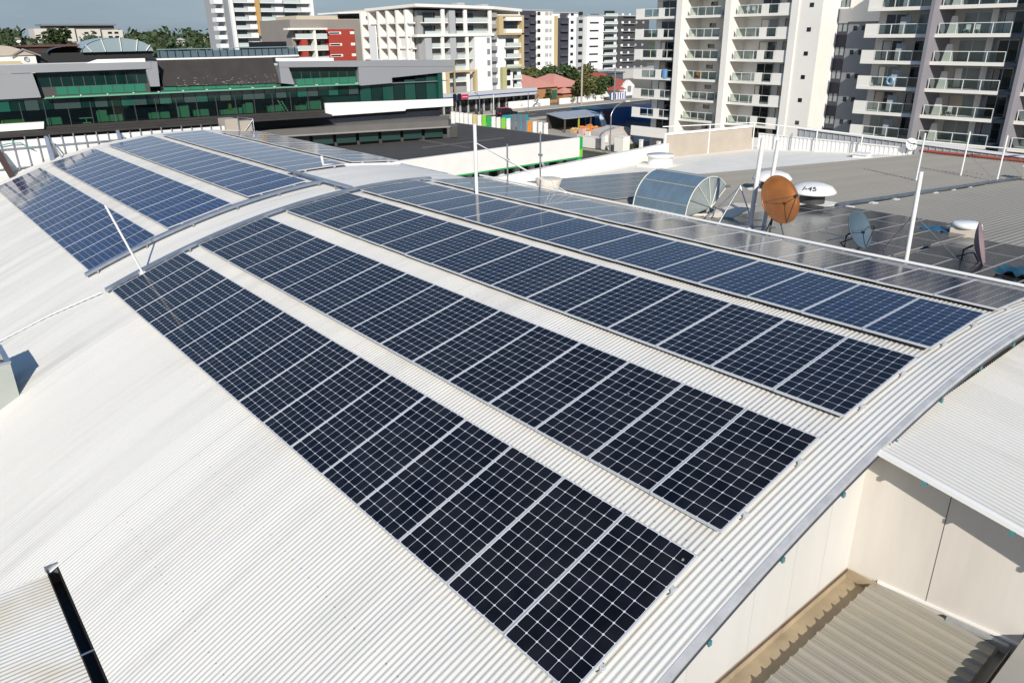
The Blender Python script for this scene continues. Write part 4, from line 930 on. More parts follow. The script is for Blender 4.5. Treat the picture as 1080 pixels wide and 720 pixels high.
# ------------------------------------------------------------------ mid distance apartment blocks
def faceX(b, X, y0, y1, floors, bays, hfl, wm, name='balcony', deep=1.6):
    """balcony bays on a facade that looks +X; bays = (ya, yb, kind)"""
    for z in floors:
        for (ya, yb, kind) in bays:
            if kind == 'b':
                o = part(name, MB().box(X-deep,X+.0,ya,yb,z-.22,z), wm, b)
                part('railing', MB().box(X-.06,X-.0,ya+.05,yb-.05,z+.72,z+.8).box(X-.05,X-.01,ya+.05,yb-.05,z+.02,z+.7), MATS['milky_rail'], o)
                part('glass_door', MB().box(X-deep+.02,X-deep+.06,ya+(yb-ya)*.12,ya+(yb-ya)*.62,z+.05,z+hfl*.76), WINDOW, o)
            else:
                part('window', MB().box(X-.02,X+.03,ya,yb,z+hfl*.32,z+hfl*.66), WINDOW if kind == 'w' else WINDOWL, b)
mat('milky_rail', (.52,.58,.56), .25)
big = empty('apartment_block', 'broad white apartment block with pillared balconies and mustard framed bays', 'apartment building', (-142,100,-10))
X0 = -135.
part('wall', MB().box(-152,-136.7,88.6,116,-6.5,10.3), mat('recess_shade_render', (.30,.30,.30), .8), big)  # back wall darkened, the balcony recess shade is put into its colour
part('roof_slab', MB().prism([(-153.5,86.2,10.5),(-134.3,86.8,10.9),(-134.3,107.0,10.6),(-136,116.5,10.2),(-153,116.5,10.2)], (0,0,.55)), WHITEB, big)
FLB = [8.05,5.55,3.2,.9,-1.4,-3.7]
faceX(big, X0, 0, 0, FLB[:2], [(89.2,95.2,'b'),(97.2,106.5,'b')], 2.4, WHITEB)
faceX(big, X0-.2, 0, 0, FLB[2:4], [(91.0,95.8,'b'),(97.4,101.6,'b')], 2.3, WHITEB)
faceX(big, X0-.2, 0, 0, FLB[4:], [(90.6,93.2,'b'),(94.2,100.4,'b')], 2.3, WHITEB)
part('mid_cornice', MB().box(-136.6,-134.7,87.0,107.2,5.25,5.75), WHITEB, big)
for y in (93.4,99.2,105.9): part('pillar', MB().box(-135.2,-134.8,y,y+.8,5.76,10.5), WHITEB, big)
for y in (93.2,99.6): part('pillar', MB().box(-135.3,-134.9,y,y+.7,-6,5.2), WHITEB, big)
part('grey_pier', MB().box(-136.7,-135.1,95.6,97.1,.6,10.4), GREYR, big); part('grey_pier', MB().box(-136.7,-135.05,89.2,90.8,.6,5.2), GREYR, big)
part('white_pier', MB().box(-136.68,-134.9,101.9,106.6,-6.3,5.22), WHITEC, big)
for z in FLB[2:]: part('window', MB().box(-134.92,-134.86,105.3,106.1,z+.6,z+1.7), WINDOWL, big)
part('dark_slot', MB().box(-138,-136.2,106.8,108.8,-6.3,10.3), GREYR, big)
for z in fl(-4.5,9,6): part('slot_balcony', MB().box(-136.4,-135.2,107.1,108.5,z,z+.9), mat('slot_rail', (.3,.3,.3), .5), big)
part('right_wing', MB().box(-141,-136.0,108.8,116,-6.3,9.6), WHITEC, big)
faceX(big, -135.0, 0, 0, [3.0,.7,-1.6], [(110.9,115.6,'b')], 2.2, WHITEB, deep=.9)
part('mustard_frame', MB().box(-136,-134.7,108.7,115.9,5.4,5.75).box(-136,-134.7,108.7,109.9,5.76,9.4).box(-136,-134.7,115.3,115.9,-1.9,9.4).box(-136,-134.75,109.9,115.3,9.1,9.4), YELLOW, big)
part('white_frame', MB().box(-135.9,-134.6,110.6,115.2,8.3,9.05).box(-135.9,-134.6,110.6,115.2,5.78,6.6), WHITEB, big)
part('window', MB().box(-135.96,-135.9,110.7,115.1,6.7,8.2), WINDOW, big)
part('mustard_frame', MB().box(-135,-134.2,93.8,94.4,-6.0,-1.5).box(-135,-134.2,101.3,101.9,-6.0,-1.5).box(-135,-134.2,94.4,101.3,-1.9,-1.5), YELLOW, big)
part('mustard_frame', MB().box(-135.4,-134.6,109.4,110.6,-6.2,-1.3).box(-135.4,-134.6,110.6,116.0,-1.6,-1.25), mat('olive_frame', (.42,.40,.20), .7), big)
for z in (-3.2,-5.4): part('window', MB().box(-135.99,-135.95,111.0,112.8,z,z+1.2), WINDOW, big)
faceX(big, -135.1, 0, 0, [-3.9,-5.8], [(113.2,115.6,'b')], 1.9, WHITEB, deep=.8)
# left flank, facing -Y: fins and brick recesses
part('flank_wall', MB().box(-156,-138,88.3,88.55,-6.3,10.3), mat('brown_flank', (.17,.115,.09), .8), big)
for x in (-156.2,-152.8,-149.0,-145.4,-141.6,-138.2): part('flank_fin', MB().box(x,x+.55,86.4,88.25,-6.3,10.4), WHITEB, big)
for z in FLB: part('flank_slab', MB().box(-156.4,-136.8,86.6,88.2,z-.25,z), WHITEB, big)
part('flank_panel', MB().box(-151.9,-149.3,86.1,86.35,-6.3,7.6), WHITEC, big); part('flank_panel', MB().box(-140.9,-136.8,86.9,87.1,-6.3,5.2), WHITEB, big)
part('podium', MB().box(-136,-133.2,89.5,118.6,-7.5,-6.0), mat('podium_grey', (.45,.46,.47), .7), big)
part('podium_stripe', MB().box(-133.19,-133.12,89.5,118.6,-6.9,-6.72), SIGNB, big)
part('shop_window', MB().box(-136.2,-135.7,90,118.4,-10.4,-7.52), WINDOW, big)
for i in range(13): part('shop_column', MB().box(-135.6,-135.2,91+i*2.2,91.3+i*2.2,-10.4,-7.52), GREYR, big)
part('roof_plant', MB().box(-139.5,-137.5,99.5,101.5,11.2,11.9).box(-138,-136,104.8,106.8,11.1,11.6), GREYR, big)
bsn = empty('bank_sign', 'blue and red lightbox sign on the podium awning', 'sign', (-132.9,96.5,-6.8))
part('blue_half', MB().box(-133.1,-132.9,94.4,96.3,-7.3,-6.35), SIGNB, bsn); part('red_half', MB().box(-133.1,-132.9,96.32,98.2,-7.3,-6.35), SIGNR, bsn)
part('white_stripe', MB().box(-132.89,-132.87,96.6,98.0,-6.9,-6.8), WHITE, bsn)

def block(name, lab, X, depth, y0, y1, z1, wm, cols, zs, zh, extra=None):
    b = empty(name, lab, 'apartment building', (X-depth/2,(y0+y1)/2,-10))
    part('wall', MB().box(X-depth,X,y0,y1,-10.4,z1), wm, b)
    part('roof', MB().box(X-depth-.3,X+.3,y0-.2,y1+.2,z1+.004,z1+.35), GREYR, b)
    for (a, c, m) in cols:
        for z in zs: part('window', MB().box(X+.01,X+.06,a,c,z,z+zh), m, b)
    return b
ZA = [-7.4+2.68*k for k in range(8)]
b1 = block('apartment_block', 'white apartment block with a navy balcony column, centre distance', -205, 14, 174.9, 190.3, 12.8, WHITEB, [(183.2,184.6,WINDOW),(186.8,188.4,GREYR),(188.9,189.9,GREYR)], ZA, 1.1)
part('navy_column', MB().box(-206,-204.6,175.2,182.2,-7,12.6), NAVY, b1)
for z in ZA:
    part('balcony', MB().box(-204.58,-203.8,175.6,178.4,z-.9,z-.1), mat('dark_rail', (.07,.07,.09), .5), b1); part('balcony', MB().box(-204.58,-203.8,179.2,181.8,z,z+.8), MATS['dark_rail'], b1)
b2 = block('apartment_block', 'white apartment block with a mustard stripe and navy balcony column', -207, 14, 191.2, 207.0, 12.2, WHITEC, [(201.2,202.6,WINDOW)], ZA, 1.0)
part('navy_column', MB().box(-207,-206.3,194.2,199.6,-8.5,10.6), NAVY, b2); part('mustard_strip', MB().box(-207,-206.2,193.0,194.1,-8.5,11.2), YELLOW, b2)
part('grey_bay', MB().box(-207,-206.2,204.0,206.9,-8.5,11), GREYR, b2)
for z in ZA: part('balcony', MB().box(-206.28,-205.4,195.2,198.6,z,z+.8), MATS['dark_rail'], b2); part('window', MB().box(-206.18,-206.1,204.4,206.4,z+.2,z+1.3), WINDOW, b2)
b3 = block('apartment_block', 'pale grey apartment block with long window slots and curved balconies', -205, 14, 207.6, 223.6, 11.3, WHITEC, [(209.0,213.6,WINDOW)], ZA, .55)
for z in ZA:
    o = part('balcony', MB().box(-205,-203.6,215.8,222.6,z-.2,z), WHITEB, b3); part('railing', MB().box(-203.7,-203.6,215.8,222.6,z+.02,z+.75), MATS['milky_rail'], o)
    part('glass_door', MB().box(-204.99,-204.95,216.4,222.0,z+.1,z+1.7), WINDOW, o)
b4 = block('apartment_block', 'charcoal apartment block with small pale balconies beside the white tower', -205, 14, 224.2, 242, 11.2, mat('charcoal_render', (.06,.06,.065), .8), [(226,227.2,WHITEC),(230,231,WHITEC),(234,235,GREYR),(238,239,GREYR)], ZA, .8)
for z in ZA: part('balcony', MB().box(-204.9,-204.0,226.5,233,z-.15,z), GREYR, b4)

lt = empty('apartment_tower', 'slim white balcony tower with an ochre stripe, far left of centre', 'apartment building', (-240,100,-10))
part('wall', MB().box(-252,-236.4,87,114.3,-10.4,26), mat('tower_grey', (.34,.355,.36), .8), lt)
ZT = [3.2+2.42*k for k in range(-3,8)]
for z in ZT:
    for (a, c) in ((89.3,96.0),(97.6,104.8),(105.2,113.9)):
        o = part('balcony', MB().box(-236.4,-235,a,c,z-.22,z), WHITEC, lt)
        part('railing', MB().box(-235.1,-235.0,a,a+(c-a)*.62,z+.01,z+.85), MATS['milky_rail'], o)
        part('upstand', MB().box(-235.1,-234.95,a+(c-a)*.65,c,z,z+1.15), WHITEC, o)
        part('glass_door', MB().box(-236.38,-236.3,a+.6,a+(c-a)*.55,z+.1,z+1.9), WINDOW, o)
    part('side_balcony', MB().box(-240,-236.6,84.4,86.9,z-.5,z+.7), WHITEC, lt)
part('white_fin', MB().box(-236.3,-234.6,88.3,89.2,-3,26), WHITEC, lt); part('dark_strip', MB().box(-236.35,-235.9,87.05,88.25,-3,26), GREYD, lt)
part('ochre_strip', MB().box(-236.3,-234.8,96.1,97.4,6,26), mat('ochre_render', (.48,.30,.10), .8), lt)
part('right_fin', MB().box(-236.3,-234.8,114.0,115.0,8,26), WHITEC, lt)

rb = empty('red_panel_apartments', 'low taupe apartment block with a bright red panel and white balconies', 'apartment building', (-175,88,-10))
part('wall', MB().box(-185,-168.3,75.5,95.5,-10.4,9.2), TAUPE, rb)
part('red_panel', MB().box(-168.3,-168.0,83.6,91.4,-4,7.1), REDB, rb)
part('roof_canopy', MB().prism([(-167.5,87.4,10.4),(-167.5,95.2,10.6),(-178,95.2,10.6),(-178,87.4,10.4)], (0,0,.35)), WHITEB, rb)
part('penthouse', MB().box(-180,-169.2,77.6,95,9.2,10.0), mat('buff_render', (.55,.47,.36), .8), rb); part('penthouse_window', MB().box(-169.1,-169.05,88,94.4,9.4,10.3), WINDOW, rb)
for z in (6.0,3.5,1.1):
    part('window', MB().box(-167.98,-167.9,84.6,87.8,z,z+.55), WHITEB, rb); part('window', MB().box(-167.98,-167.9,90.2,91.3,z,z+.6), WHITEB, rb)
    part('window_glass', MB().box(-167.89,-167.85,84.7,87.3,z+.12,z+.42), WINDOW, rb)
    o = part('balcony', MB().box(-168.25,-166.4,75.6,83.4,z-.9,z-.7), WHITEB, rb); part('railing', MB().box(-166.5,-166.4,75.6,83.4,z-.68,z+.2), MATS['milky_rail'], o); part('glass_door', MB().box(-168.28,-168.2,76.4,82.4,z-.6,z+1.1), WINDOW, o)
part('red_pier', MB().box(-168.2,-166.6,77.0,78.4,-3,5.2), REDB, rb); part('white_fin', MB().box(-168.2,-166.2,80.0,80.5,-3,7), WHITEB, rb)
part('balcony_roof', MB().box(-168.4,-166,73.8,83.4,7.0,7.4), WHITEB, rb)
wb = empty('apartment_block', 'narrow white block with pillared balconies between the red panel and the broad block', 'apartment building', (-172,98,-10))
part('wall', MB().box(-182,-168.5,95.7,104,-10.4,10.8), WHITEB, wb)
part('roof', MB().box(-183,-166.6,94.6,104.5,10.8,11.3), mat('buff_roof_edge', (.62,.53,.42), .8), wb)
for z in (8.4,5.6,2.9,.3):
    o = part('balcony', MB().box(-168.4,-166.8,95.8,103.8,z-.25,z), WHITEB, wb); part('glass_door', MB().box(-168.46,-168.42,96.4,99.4,z+.1,z+2.1), WINDOW, o); part('glass_door', MB().box(-168.46,-168.42,100.6,103,z+.1,z+2.1), WINDOW, o)
for y in (95.8,99.6,103.4): part('pillar', MB().box(-167.2,-166.7,y,y+.5,-3,10.8), WHITEB, wb)

# hillside building
hb = empty('hillside_apartments', 'long pale hillside apartment building with a dark flat roof, far left', 'apartment building', (-498,102,3))
for (a, c, z) in ((80,99.5,11.2),(100.3,112.3,10.8),(113.2,123.8,10.4)):
    part('wall', MB().box(-506,-490,a,c,-4,z), mat('pale_stone', (.60,.56,.50), .8), hb)
part('roof', MB().box(-507,-489,84,121,12.6,13.5), GREYD, hb); part('clerestory', MB().box(-505,-491,86,120,10.6,12.6), mat('clerestory_dark', (.10,.10,.10), .5), hb)
for z in (9.4,7.2,5.0):
    for y in (83,86.5,90,94.4,104,108,116,119.4): part('window', MB().box(-489.99,-489.9,y,y+2.1,z-1.1,z), WINDOW, hb)

# ------------------------------------------------------------------ street scene
def hip(b, x0, x1, y0, y1, z0, h, m, ov=.6, name='roof'):
    x0 -= ov; x1 += ov; y0 -= ov; y1 += ov; w_ = min(x1-x0, y1-y0)/2
    if x1-x0 > y1-y0: a, c = (x0+w_,(y0+y1)/2,z0+h), (x1-w_,(y0+y1)/2,z0+h)
    else: a, c = ((x0+x1)/2,y0+w_,z0+h), ((x0+x1)/2,y1-w_,z0+h)
    v = [(x0,y0,z0),(x1,y0,z0),(x1,y1,z0),(x0,y1,z0),a,c]
    f = [(0,1,4),(1,2,5,4),(2,3,5),(3,0,4,5),(3,2,1,0)] if x1-x0 <= y1-y0 else [(0,1,5,4),(1,2,5),(2,3,4,5),(3,0,4),(3,2,1,0)]
    return part(name, MB()._add(v, f), m, b)
h1 = empty('brick_house', 'orange brick house with salmon hipped tile roofs across the road', 'house', (-146,126,-10.4))
part('wall', MB().box(-152,-139.5,118.6,131,-10.4,-6.6), BRICK, h1); hip(h1, -152,-139.5,118.6,131,-6.6,2.9,TILE)
part('wing_wall', MB().box(-154,-141,131,142,-10.4,-7.0), BRICK, h1); hip(h1, -154,-141,131.2,142,-7.0,2.9,TILE)
part('porch', MB().box(-141,-138,131.5,135,-10.4,-8.2), BRICK, h1); hip(h1, -141,-138,131.5,135.2,-8.2,1.2,TILE)
part('window', MB().box(-139.49,-139.4,129.0,130.8,-9.6,-7.4), mat('green_window', (.03,.12,.10), .2), h1); part('window', MB().box(-139.49,-139.4,121,123.4,-9.2,-7.6), WINDOW, h1)
h2 = empty('white_cottage', 'white weatherboard cottage with a red hipped roof', 'house', (-148,154,-10.4))
part('wall', MB().box(-156,-142,150,161,-10.4,-7.6), WHITE, h2); hip(h2, -156,-142,150,161,-7.6,3.0,TILER)
part('gable_front', MB().prism([(-141.9,157,-10.4),(-141.9,161.2,-10.4),(-141.9,161.2,-7.8),(-141.9,159.1,-6.4),(-141.9,157,-7.8)], (1.2,0,0)), WHITE, h2)
part('window', MB().box(-140.69,-140.6,158.4,159.8,-9.4,-7.9), WINDOWL, h2)
hip(h2, -142,-139.4,151.5,156,-8.6,1.0,TILER,.4,'porch_roof')
gt_ = empty('dark_gate', 'small white gate with dark blue bars before the white cottage', 'gate', (-134,150,-10.3))
part('panel', MB().box(-133.6,-133.5,143.6,149.8,-10.3,-8.6), WHITE, gt_)
for i in range(7): part('bar', MB().box(-133.49,-133.4,143.9+i*.9,144.2+i*.9,-10.2,-8.5-(i % 3)*.15), SIGNB, gt_)
def wallY(lab, X, y0, y1, z0, z1, m, th=.25): return single('garden_wall', Bx(X-th,X,y0,y1,z0,z1), m, lab, 'wall', 'white walls along the road', loc=(X,(y0+y1)/2,z0))
wallY('low white wall left of the brick house drive, beside the podium', -133.6, 110.2, 123.0, G+.13, -8.7, WHITE)
wallY('low white wall in front of the brick house trees', -133.6, 126.2, 141.6, G+.13, -8.9, WHITE)
single('zigzag_sculpture', MB().tube([(-133,117.2,-9.9),(-133,118.6,-8.9),(-133,117.6,-8.6),(-133,118.9,-7.7),(-133,118.1,-7.3)], .14, 6).tube([(-133,119.4,-9.8),(-133,118.0,-9.2),(-133,119.0,-8.2)], .12, 6), GALV, 'pale zigzag metal sculpture by the low white wall', 'sculpture', loc=(-133,118,-10.2))

def leafball(mb, c, r, n, rng, sz, squash=.85):
    for i in range(n):
        d = Vector((rng.gauss(0,1), rng.gauss(0,1), rng.gauss(0,1))).normalized(); q = Vector(c) + Vector((d.x*r, d.y*r, d.z*r*squash))*(rng.random()**.45)
        a = Vector((rng.gauss(0,1), rng.gauss(0,1), rng.gauss(0,.6))).normalized(); b = a.cross(Vector((rng.gauss(0,1), rng.gauss(0,1), rng.gauss(0,1)))).normalized()
        s = sz*rng.uniform(.6,1.4)
        mb._add([q-a*s-b*s*.6, q+a*s-b*s*.6, q+a*s+b*s*.6, q-a*s+b*s*.6], [(0,1,2,3)])
def tree(lab, x, y, h, r, m, seed, group='street trees', z0=G, cat='tree', kindn='broadleaf_tree', nb_=9, nl=150, sz=.28):
    rng = random.Random(seed); t = empty(kindn, lab, cat, (x,y,z0), group)
    tr = MB().tube([(x,y,z0),(x+.1,y,z0+h*.3),(x-.1,y+.1,z0+h*.6)], [.28,.2,.1], 7)
    cr_ = MB()
    for k in range(nb_):
        a = rng.uniform(0,6.28); d = r*rng.uniform(.15,.62); c = (x+d*math.cos(a), y+d*math.sin(a), z0+h*rng.uniform(.42,.86))
        tr.tube([(x,y,z0+h*.35), c], [.09,.03], 5); leafball(cr_, c, r*rng.uniform(.36,.55), nl, rng, sz)
    part('trunk', tr, TRUNK, t); part('crown', cr_, m, t)
tree('round dark green tree left of the red roofed cottage', -135.4, 142.6, 6.0, 3.5, LEAF, 1, nl=260, nb_=11)
tree('olive brown tree in front of the salmon roof', -134.8, 135.4, 6.2, 3.4, LEAFY, 2, nl=220, nb_=11)
tree('small slender tree before the orange brick wall', -135.8, 124.6, 3.9, 1.1, LEAFY, 3, nb_=6, nl=90)
for q, (x, y, h, r, s) in enumerate([(-160,126,7.6,4.0,4),(-161,133,7.4,4.2,5),(-161,141,8.0,4.4,6),(-162,149,7.6,4.2,7)]):
    tree(['leftmost','second from left','third from left','rightmost'][q] + ' of the bushy trees behind the salmon roofs', x, y, h, r, LEAF if q % 2 else LEAFY, s, group='trees behind the brick house')
tree('tall leafy tree between the salmon roofs and the red cottage', -150, 146.0, 8.6, 3.6, LEAF, 31, group='trees behind the brick house', nl=200)
tree('olive green tree behind the right end of the red cottage', -160, 163.0, 7.6, 3.6, LEAFY, 32, group='trees behind the brick house', nl=200)
tree('palm like light tree on the hill skyline', -330, 120, 16, 6, LEAFD, 8, group='skyline trees', z0=-6, nb_=9, nl=140, sz=.7)
tree('dark spreading tree on the skyline left of the hillside building', -400, 72, 17, 7, LEAFD, 9, group='skyline trees', z0=-6, nb_=9, nl=140, sz=.7)
def shrub(lab, x, y, z, r, m, seed, group): 
    rng = random.Random(seed); mb = MB(); [leafball(mb, (x+rng.uniform(-r,r)*.6, y+rng.uniform(-r,r), z+r*.5), r*.6, 70, rng, .14) for _ in range(5)]
    single('shrub', mb, m, lab, 'shrub', group, loc=(x,y,z))
shrub('olive shrubs between the podium and the brick house', -135, 113, -10.2, 1.7, LEAFY, 21, 'shrubs by the road')
shrub('brown green shrub under the olive brown tree', -134.6, 131.5, -10.2, 1.6, LEAFY, 22, 'shrubs by the road')
shrub('low shrub at the right end of the long white wall', -134.8, 139.5, -10.2, 1.6, LEAFY, 23, 'shrubs by the road')
shrub('small hedge behind the pale gatehouse wall', -73.2, 79.4, -10.3, .8, LEAF, 24, 'hedges by the white tower')
shrub('hedge between two white pillars left of the tower entrance', -70.0, 80.9, -10.3, .9, LEAF, 25, 'hedges by the white tower')
shrub('hedge between two white pillars nearest the tower entrance', -66.8, 81.0, -10.3, .9, LEAF, 26, 'hedges by the white tower')
shrub('bright young shrub behind the pale sloped carport', -78.6, 84.0, -10.4, 1.0, LEAF, 27, 'hedges by the white tower')

# four wheel drive on the road
cr = empty('four_wheel_drive', 'black four wheel drive with a spare wheel on the road', 'car', (-121.5,99.4,G))
zc = G+.02
def carprof(pts, y0, mm, nm): return part(nm, MB().prism([(-122.4, y0+p[0], zc+p[1]) for p in pts], (1.8,0,0)), mm, cr)
carprof([(0,.45),(4.5,.45),(4.55,.95),(3.4,1.1),(.05,1.1)], 97.2, BLACK, 'body')
carprof([(.1,1.1),(3.3,1.1),(2.75,1.78),(.2,1.8)], 97.2, mat('car_glass', (.02,.02,.025), .08), 'cabin')
for y in (98.1,100.8):
    for x in (-122.45,-120.75): part('wheel', MB().lathe([(0,0),(.2,0),(.36,.02),(.36,.2),(0,.2)], (x,y,zc+.36), 16, (1,0,0)), TYRE, cr)
part('roof_rack', MB().box(-122.2,-120.8,97.6,99.6,zc+1.82,zc+1.9), SIGNR, cr)
part('tail_light', MB().box(-120.9,-120.58,97.12,97.2,zc+.7,zc+1.05), SIGNR, cr)
part('spare_wheel', MB().lathe([(0,0),(.3,0),(.34,.04),(.34,.16),(0,.18)], (-121.5,97.02,zc+.85), 14, (0,1,0)), MAROON, cr)

def lamp(lab, x, y, h, reach, m=GALV):
    t = empty('street_lamp', lab, 'street lamp', (x,y,G), 'street lamps')
    pts = [(x,y,G),(x,y,G+h*.72)] + [(x, y+reach*(1-math.cos(a)), G+h*.72+h*.28*math.sin(a)) for a in fl(.15,1.45,7)]
    part('post', MB().tube(pts, [.11]+[.08]*9, 8), m, t)
    e = pts[-1]; part('lantern', MB().box(e[0]-.14,e[0]+.14,e[1]-.1,e[1]+.75,e[2]-.1,e[2]+.05), WHITE, t)
lamp('tall pale street lamp with a long curved arm before the white tower', -69.5, 74.9, 7.2, 3.3)
lamp('curved arm street lamp in front of the bank podium', -124.3, 94.6, 5.2, -2.2)
def pole(name, lab, cat, x, y, h, r, m, grp=None, extra=None):
    t = empty(name, lab, cat, (x,y,G), grp); part('post', MB().tube([(x,y,G),(x,y,G+h)], r, 8), m, t)
    if extra: part(extra[0], extra[1], extra[2], t)
    return t
pole('power_pole', 'tall concrete power pole right of the podium awning', 'pole', -129.6, 129.6, 9.5, .22, CONC, 'power poles', ('crossarm', MB().box(-129.7,-129.5,128.6,130.6,-1.9,-1.7), TRUNK))
pole('power_pole', 'pale steel pole with a short arm before the round tree', 'pole', -129.5, 141.0, 8.0, .2, GALV, 'power poles', ('arm', MB().tube([(-129.5,141,-2.9),(-129.5,138.6,-2.6)], .07, 6), GALV))
pole('power_pole', 'dark slender pole beside the blue sheds', 'pole', -110, 131.6, 7.2, .13, DARKSTEEL, 'power poles')
pole('power_pole', 'olive timber pole left of the bank sign', 'pole', -130.2, 92.8, 11.2, .2, mat('olive_timber', (.30,.27,.16), .8), 'power poles', ('crossarm', MB().box(-130.3,-130.1,91.8,93.8,.2,.4), TRUNK))
pole('traffic_light', 'traffic light with two black heads at the junction', 'traffic light', -128.3, 91.6, 4.2, .08, GALV, None, ('signal_heads', MB().box(-128.2,-127.9,90.7,91.4,-7.2,-5.7).box(-128.2,-127.9,91.9,92.6,-7.2,-5.7), BLACK))
pole('sign_post', 'plain grey post by the road left of the white garden wall', 'post', -124.6, 108.2, 4.5, .09, GALV, 'road posts')
pole('sign_post', 'plain white post behind the bank sign', 'post', -126.4, 100.0, 4.2, .09, WHITE, 'road posts')
single('litter_bin', MB().lathe([(0,.0),(.32,0),(.38,1.1),(.30,1.25),(0,1.3)], (-128.6,97.0,G+.13), 12), DARKSTEEL, 'left dark litter bin on the footpath by the bank', 'bin', 'bins by the bank', loc=(-128.6,97.0,G+.13))
single('litter_bin', MB().lathe([(0,.0),(.32,0),(.38,1.1),(.30,1.25),(0,1.3)], (-128.4,98.2,G+.13), 12), DARKSTEEL, 'right dark litter bin on the footpath by the bank', 'bin', 'bins by the bank', loc=(-128.4,98.2,G+.13))

# display boards along the market yard
cols = [WHITE,WHITE,WHITE,WHITE,WHITE,mat('buff_board', (.58,.48,.22), .6),WHITE,LIME,GREEN,WHITE,WHITE,LIME,WHITE,GALV,GALV,GALV,ORANGE,WHITE,WHITE,WHITE]
names = {id(WHITE):'white', id(LIME):'lime green', id(GREEN):'dark green', id(GALV):'tall grey', id(ORANGE):'orange', id(MATS['buff_board']):'buff'}
for i, m in enumerate(cols):
    t_ = i/19; x = -112.5+(-86.5+112.5)*t_; y = 79.2-.8*t_
    h_ = 3.0 if m is not GALV else 3.7
    o = empty('display_board', f'{names[id(m)]} upright display board, {ORD[i]} from the left in the market yard row', 'display board', (x,y,G), 'display boards in the market yard')
    part('board', MB().box(x-.05,x+.05,y-.42,y+.42,G+.2,G+h_), m, o); part('feet', MB().box(x-.3,x+.3,y-.4,y-.32,G,G+.2).box(x-.3,x+.3,y+.32,y+.4,G,G+.2), DARKSTEEL, o)
tm = empty('teal_marquee', 'teal awning stall behind the lime green boards', 'stall', (-101,85,G))
part('canopy', MB().prism([(-100,82.5,-8.6),(-100,87,-8.6),(-100,86.4,-7.7),(-100,83.1,-7.7)], (-3,0,0)), TEALP, tm); part('front_sheet', MB().box(-99.95,-99.9,84.6,87,G,-8.62), mat('cyan_sheet', (.02,.30,.48), .5), tm)
for x, y in ((-100.1,82.6),(-102.9,82.6),(-102.9,86.9)): part('leg', MB().tube([(x,y,G),(x,y,-8.6)], .05, 6), GALV, tm)
sd = empty('market_shed', 'open fronted market shed with a pale tin roof', 'shed', (-97,94,G))
part('roof', MB().prism([(-92.9,88.5,-8.1),(-92.9,98.6,-8.1),(-99.5,100.6,-7.75),(-99.5,90.4,-7.75)], (0,0,.12)), mat('tin_roof', (.42,.44,.46), .5, .2, var=.12, vscale=.8), sd)
part('back_wall', MB().box(-99.4,-99.2,90.4,100,G,-7.85), mat('shed_inside', (.05,.045,.04), .8), sd)
for y in (89,92.4,95.4,98.2): part('post', MB().box(-93.4,-93.2,y,y+.2,G,-8.1), mat('lime_post', (.42,.45,.06), .6) if y == 92.4 else mat('orange_post', (.60,.32,.06), .6) if y > 97 else TRUNK, sd)
rng = random.Random(5)
for q, (x, y) in enumerate([(-92.0,90.2),(-91.8,91.6),(-91.4,93.2),(-91.0,94.8),(-90.2,92.2),(-90.0,90.2),(-89.2,93.6),(-89.4,95.4),(-88.2,91.0),(-87.8,92.6),(-87.6,89.4),(-86.6,91.6)]):
    c = empty('fruit_crate', f'{["tall","low","broad","small"][q % 4]} crate heaped with oranges, {ORD[q]} of the crates by the market shed', 'crate', (x,y,G), 'crates before the market shed')
    part('box', MB().box(x-.5,x+.5,y-.55,y+.55,G,G+.55+.2*(q % 3)), [mat('crate_wood', (.50,.36,.20), .8), mat('crate_white', (.7,.66,.6), .7), mat('crate_pink', (.62,.40,.33), .7)][q % 3], c)
    f = MB(); [f.lathe([(0,.11),(.08,.08),(.11,0),(.08,-.08),(0,-.11)], (x+rng.uniform(-.42,.42), y+rng.uniform(-.46,.46), G+.62+.2*(q % 3)+rng.uniform(0,.16)), 7) for _ in range(26)]
    part('fruit', f, ORANGE if q % 3 else mat('peach_fruit', (.75,.42,.16), .6), c)
wt = empty('white_tarpaulin', 'white sheet draped at the right end of the market shed', 'tarpaulin', (-92.6,98.6,G))
part('sheet', MB().prism([(-93,97.8,-7.4),(-93,99.4,G+.4),(-93,98.2,G+.2),(-93,97.3,-8.4)], (.15,0,0)), mat('pale_cyan_sheet', (.55,.66,.68), .7), wt)
cb_ = empty('blue_container', 'dark blue shipping container with a maroon door in the tower shade', 'container', (-100,104,G))
part('body', MB().box(-103,-97,100.4,109,G,-7.7), BLUE, cb_); part('door', MB().box(-96.99,-96.92,102.2,104.6,G+.1,-7.9), MAROON, cb_); part('roof_edge', MB().box(-103.1,-96.9,100.3,109.1,-7.69,-7.55), mat('teal_dark', (.01,.08,.11), .5), cb_)
cb2 = empty('blue_container', 'long blue container half behind the white tower', 'container', (-94,116,G))
part('body', MB().box(-100,-92.5,112,124,G,-8.0), mat('mid_blue_paint', (.02,.13,.33), .5), cb2); part('roof_edge', MB().box(-100.1,-92.4,111.9,124.1,-7.99,-7.88), BLUE, cb2)

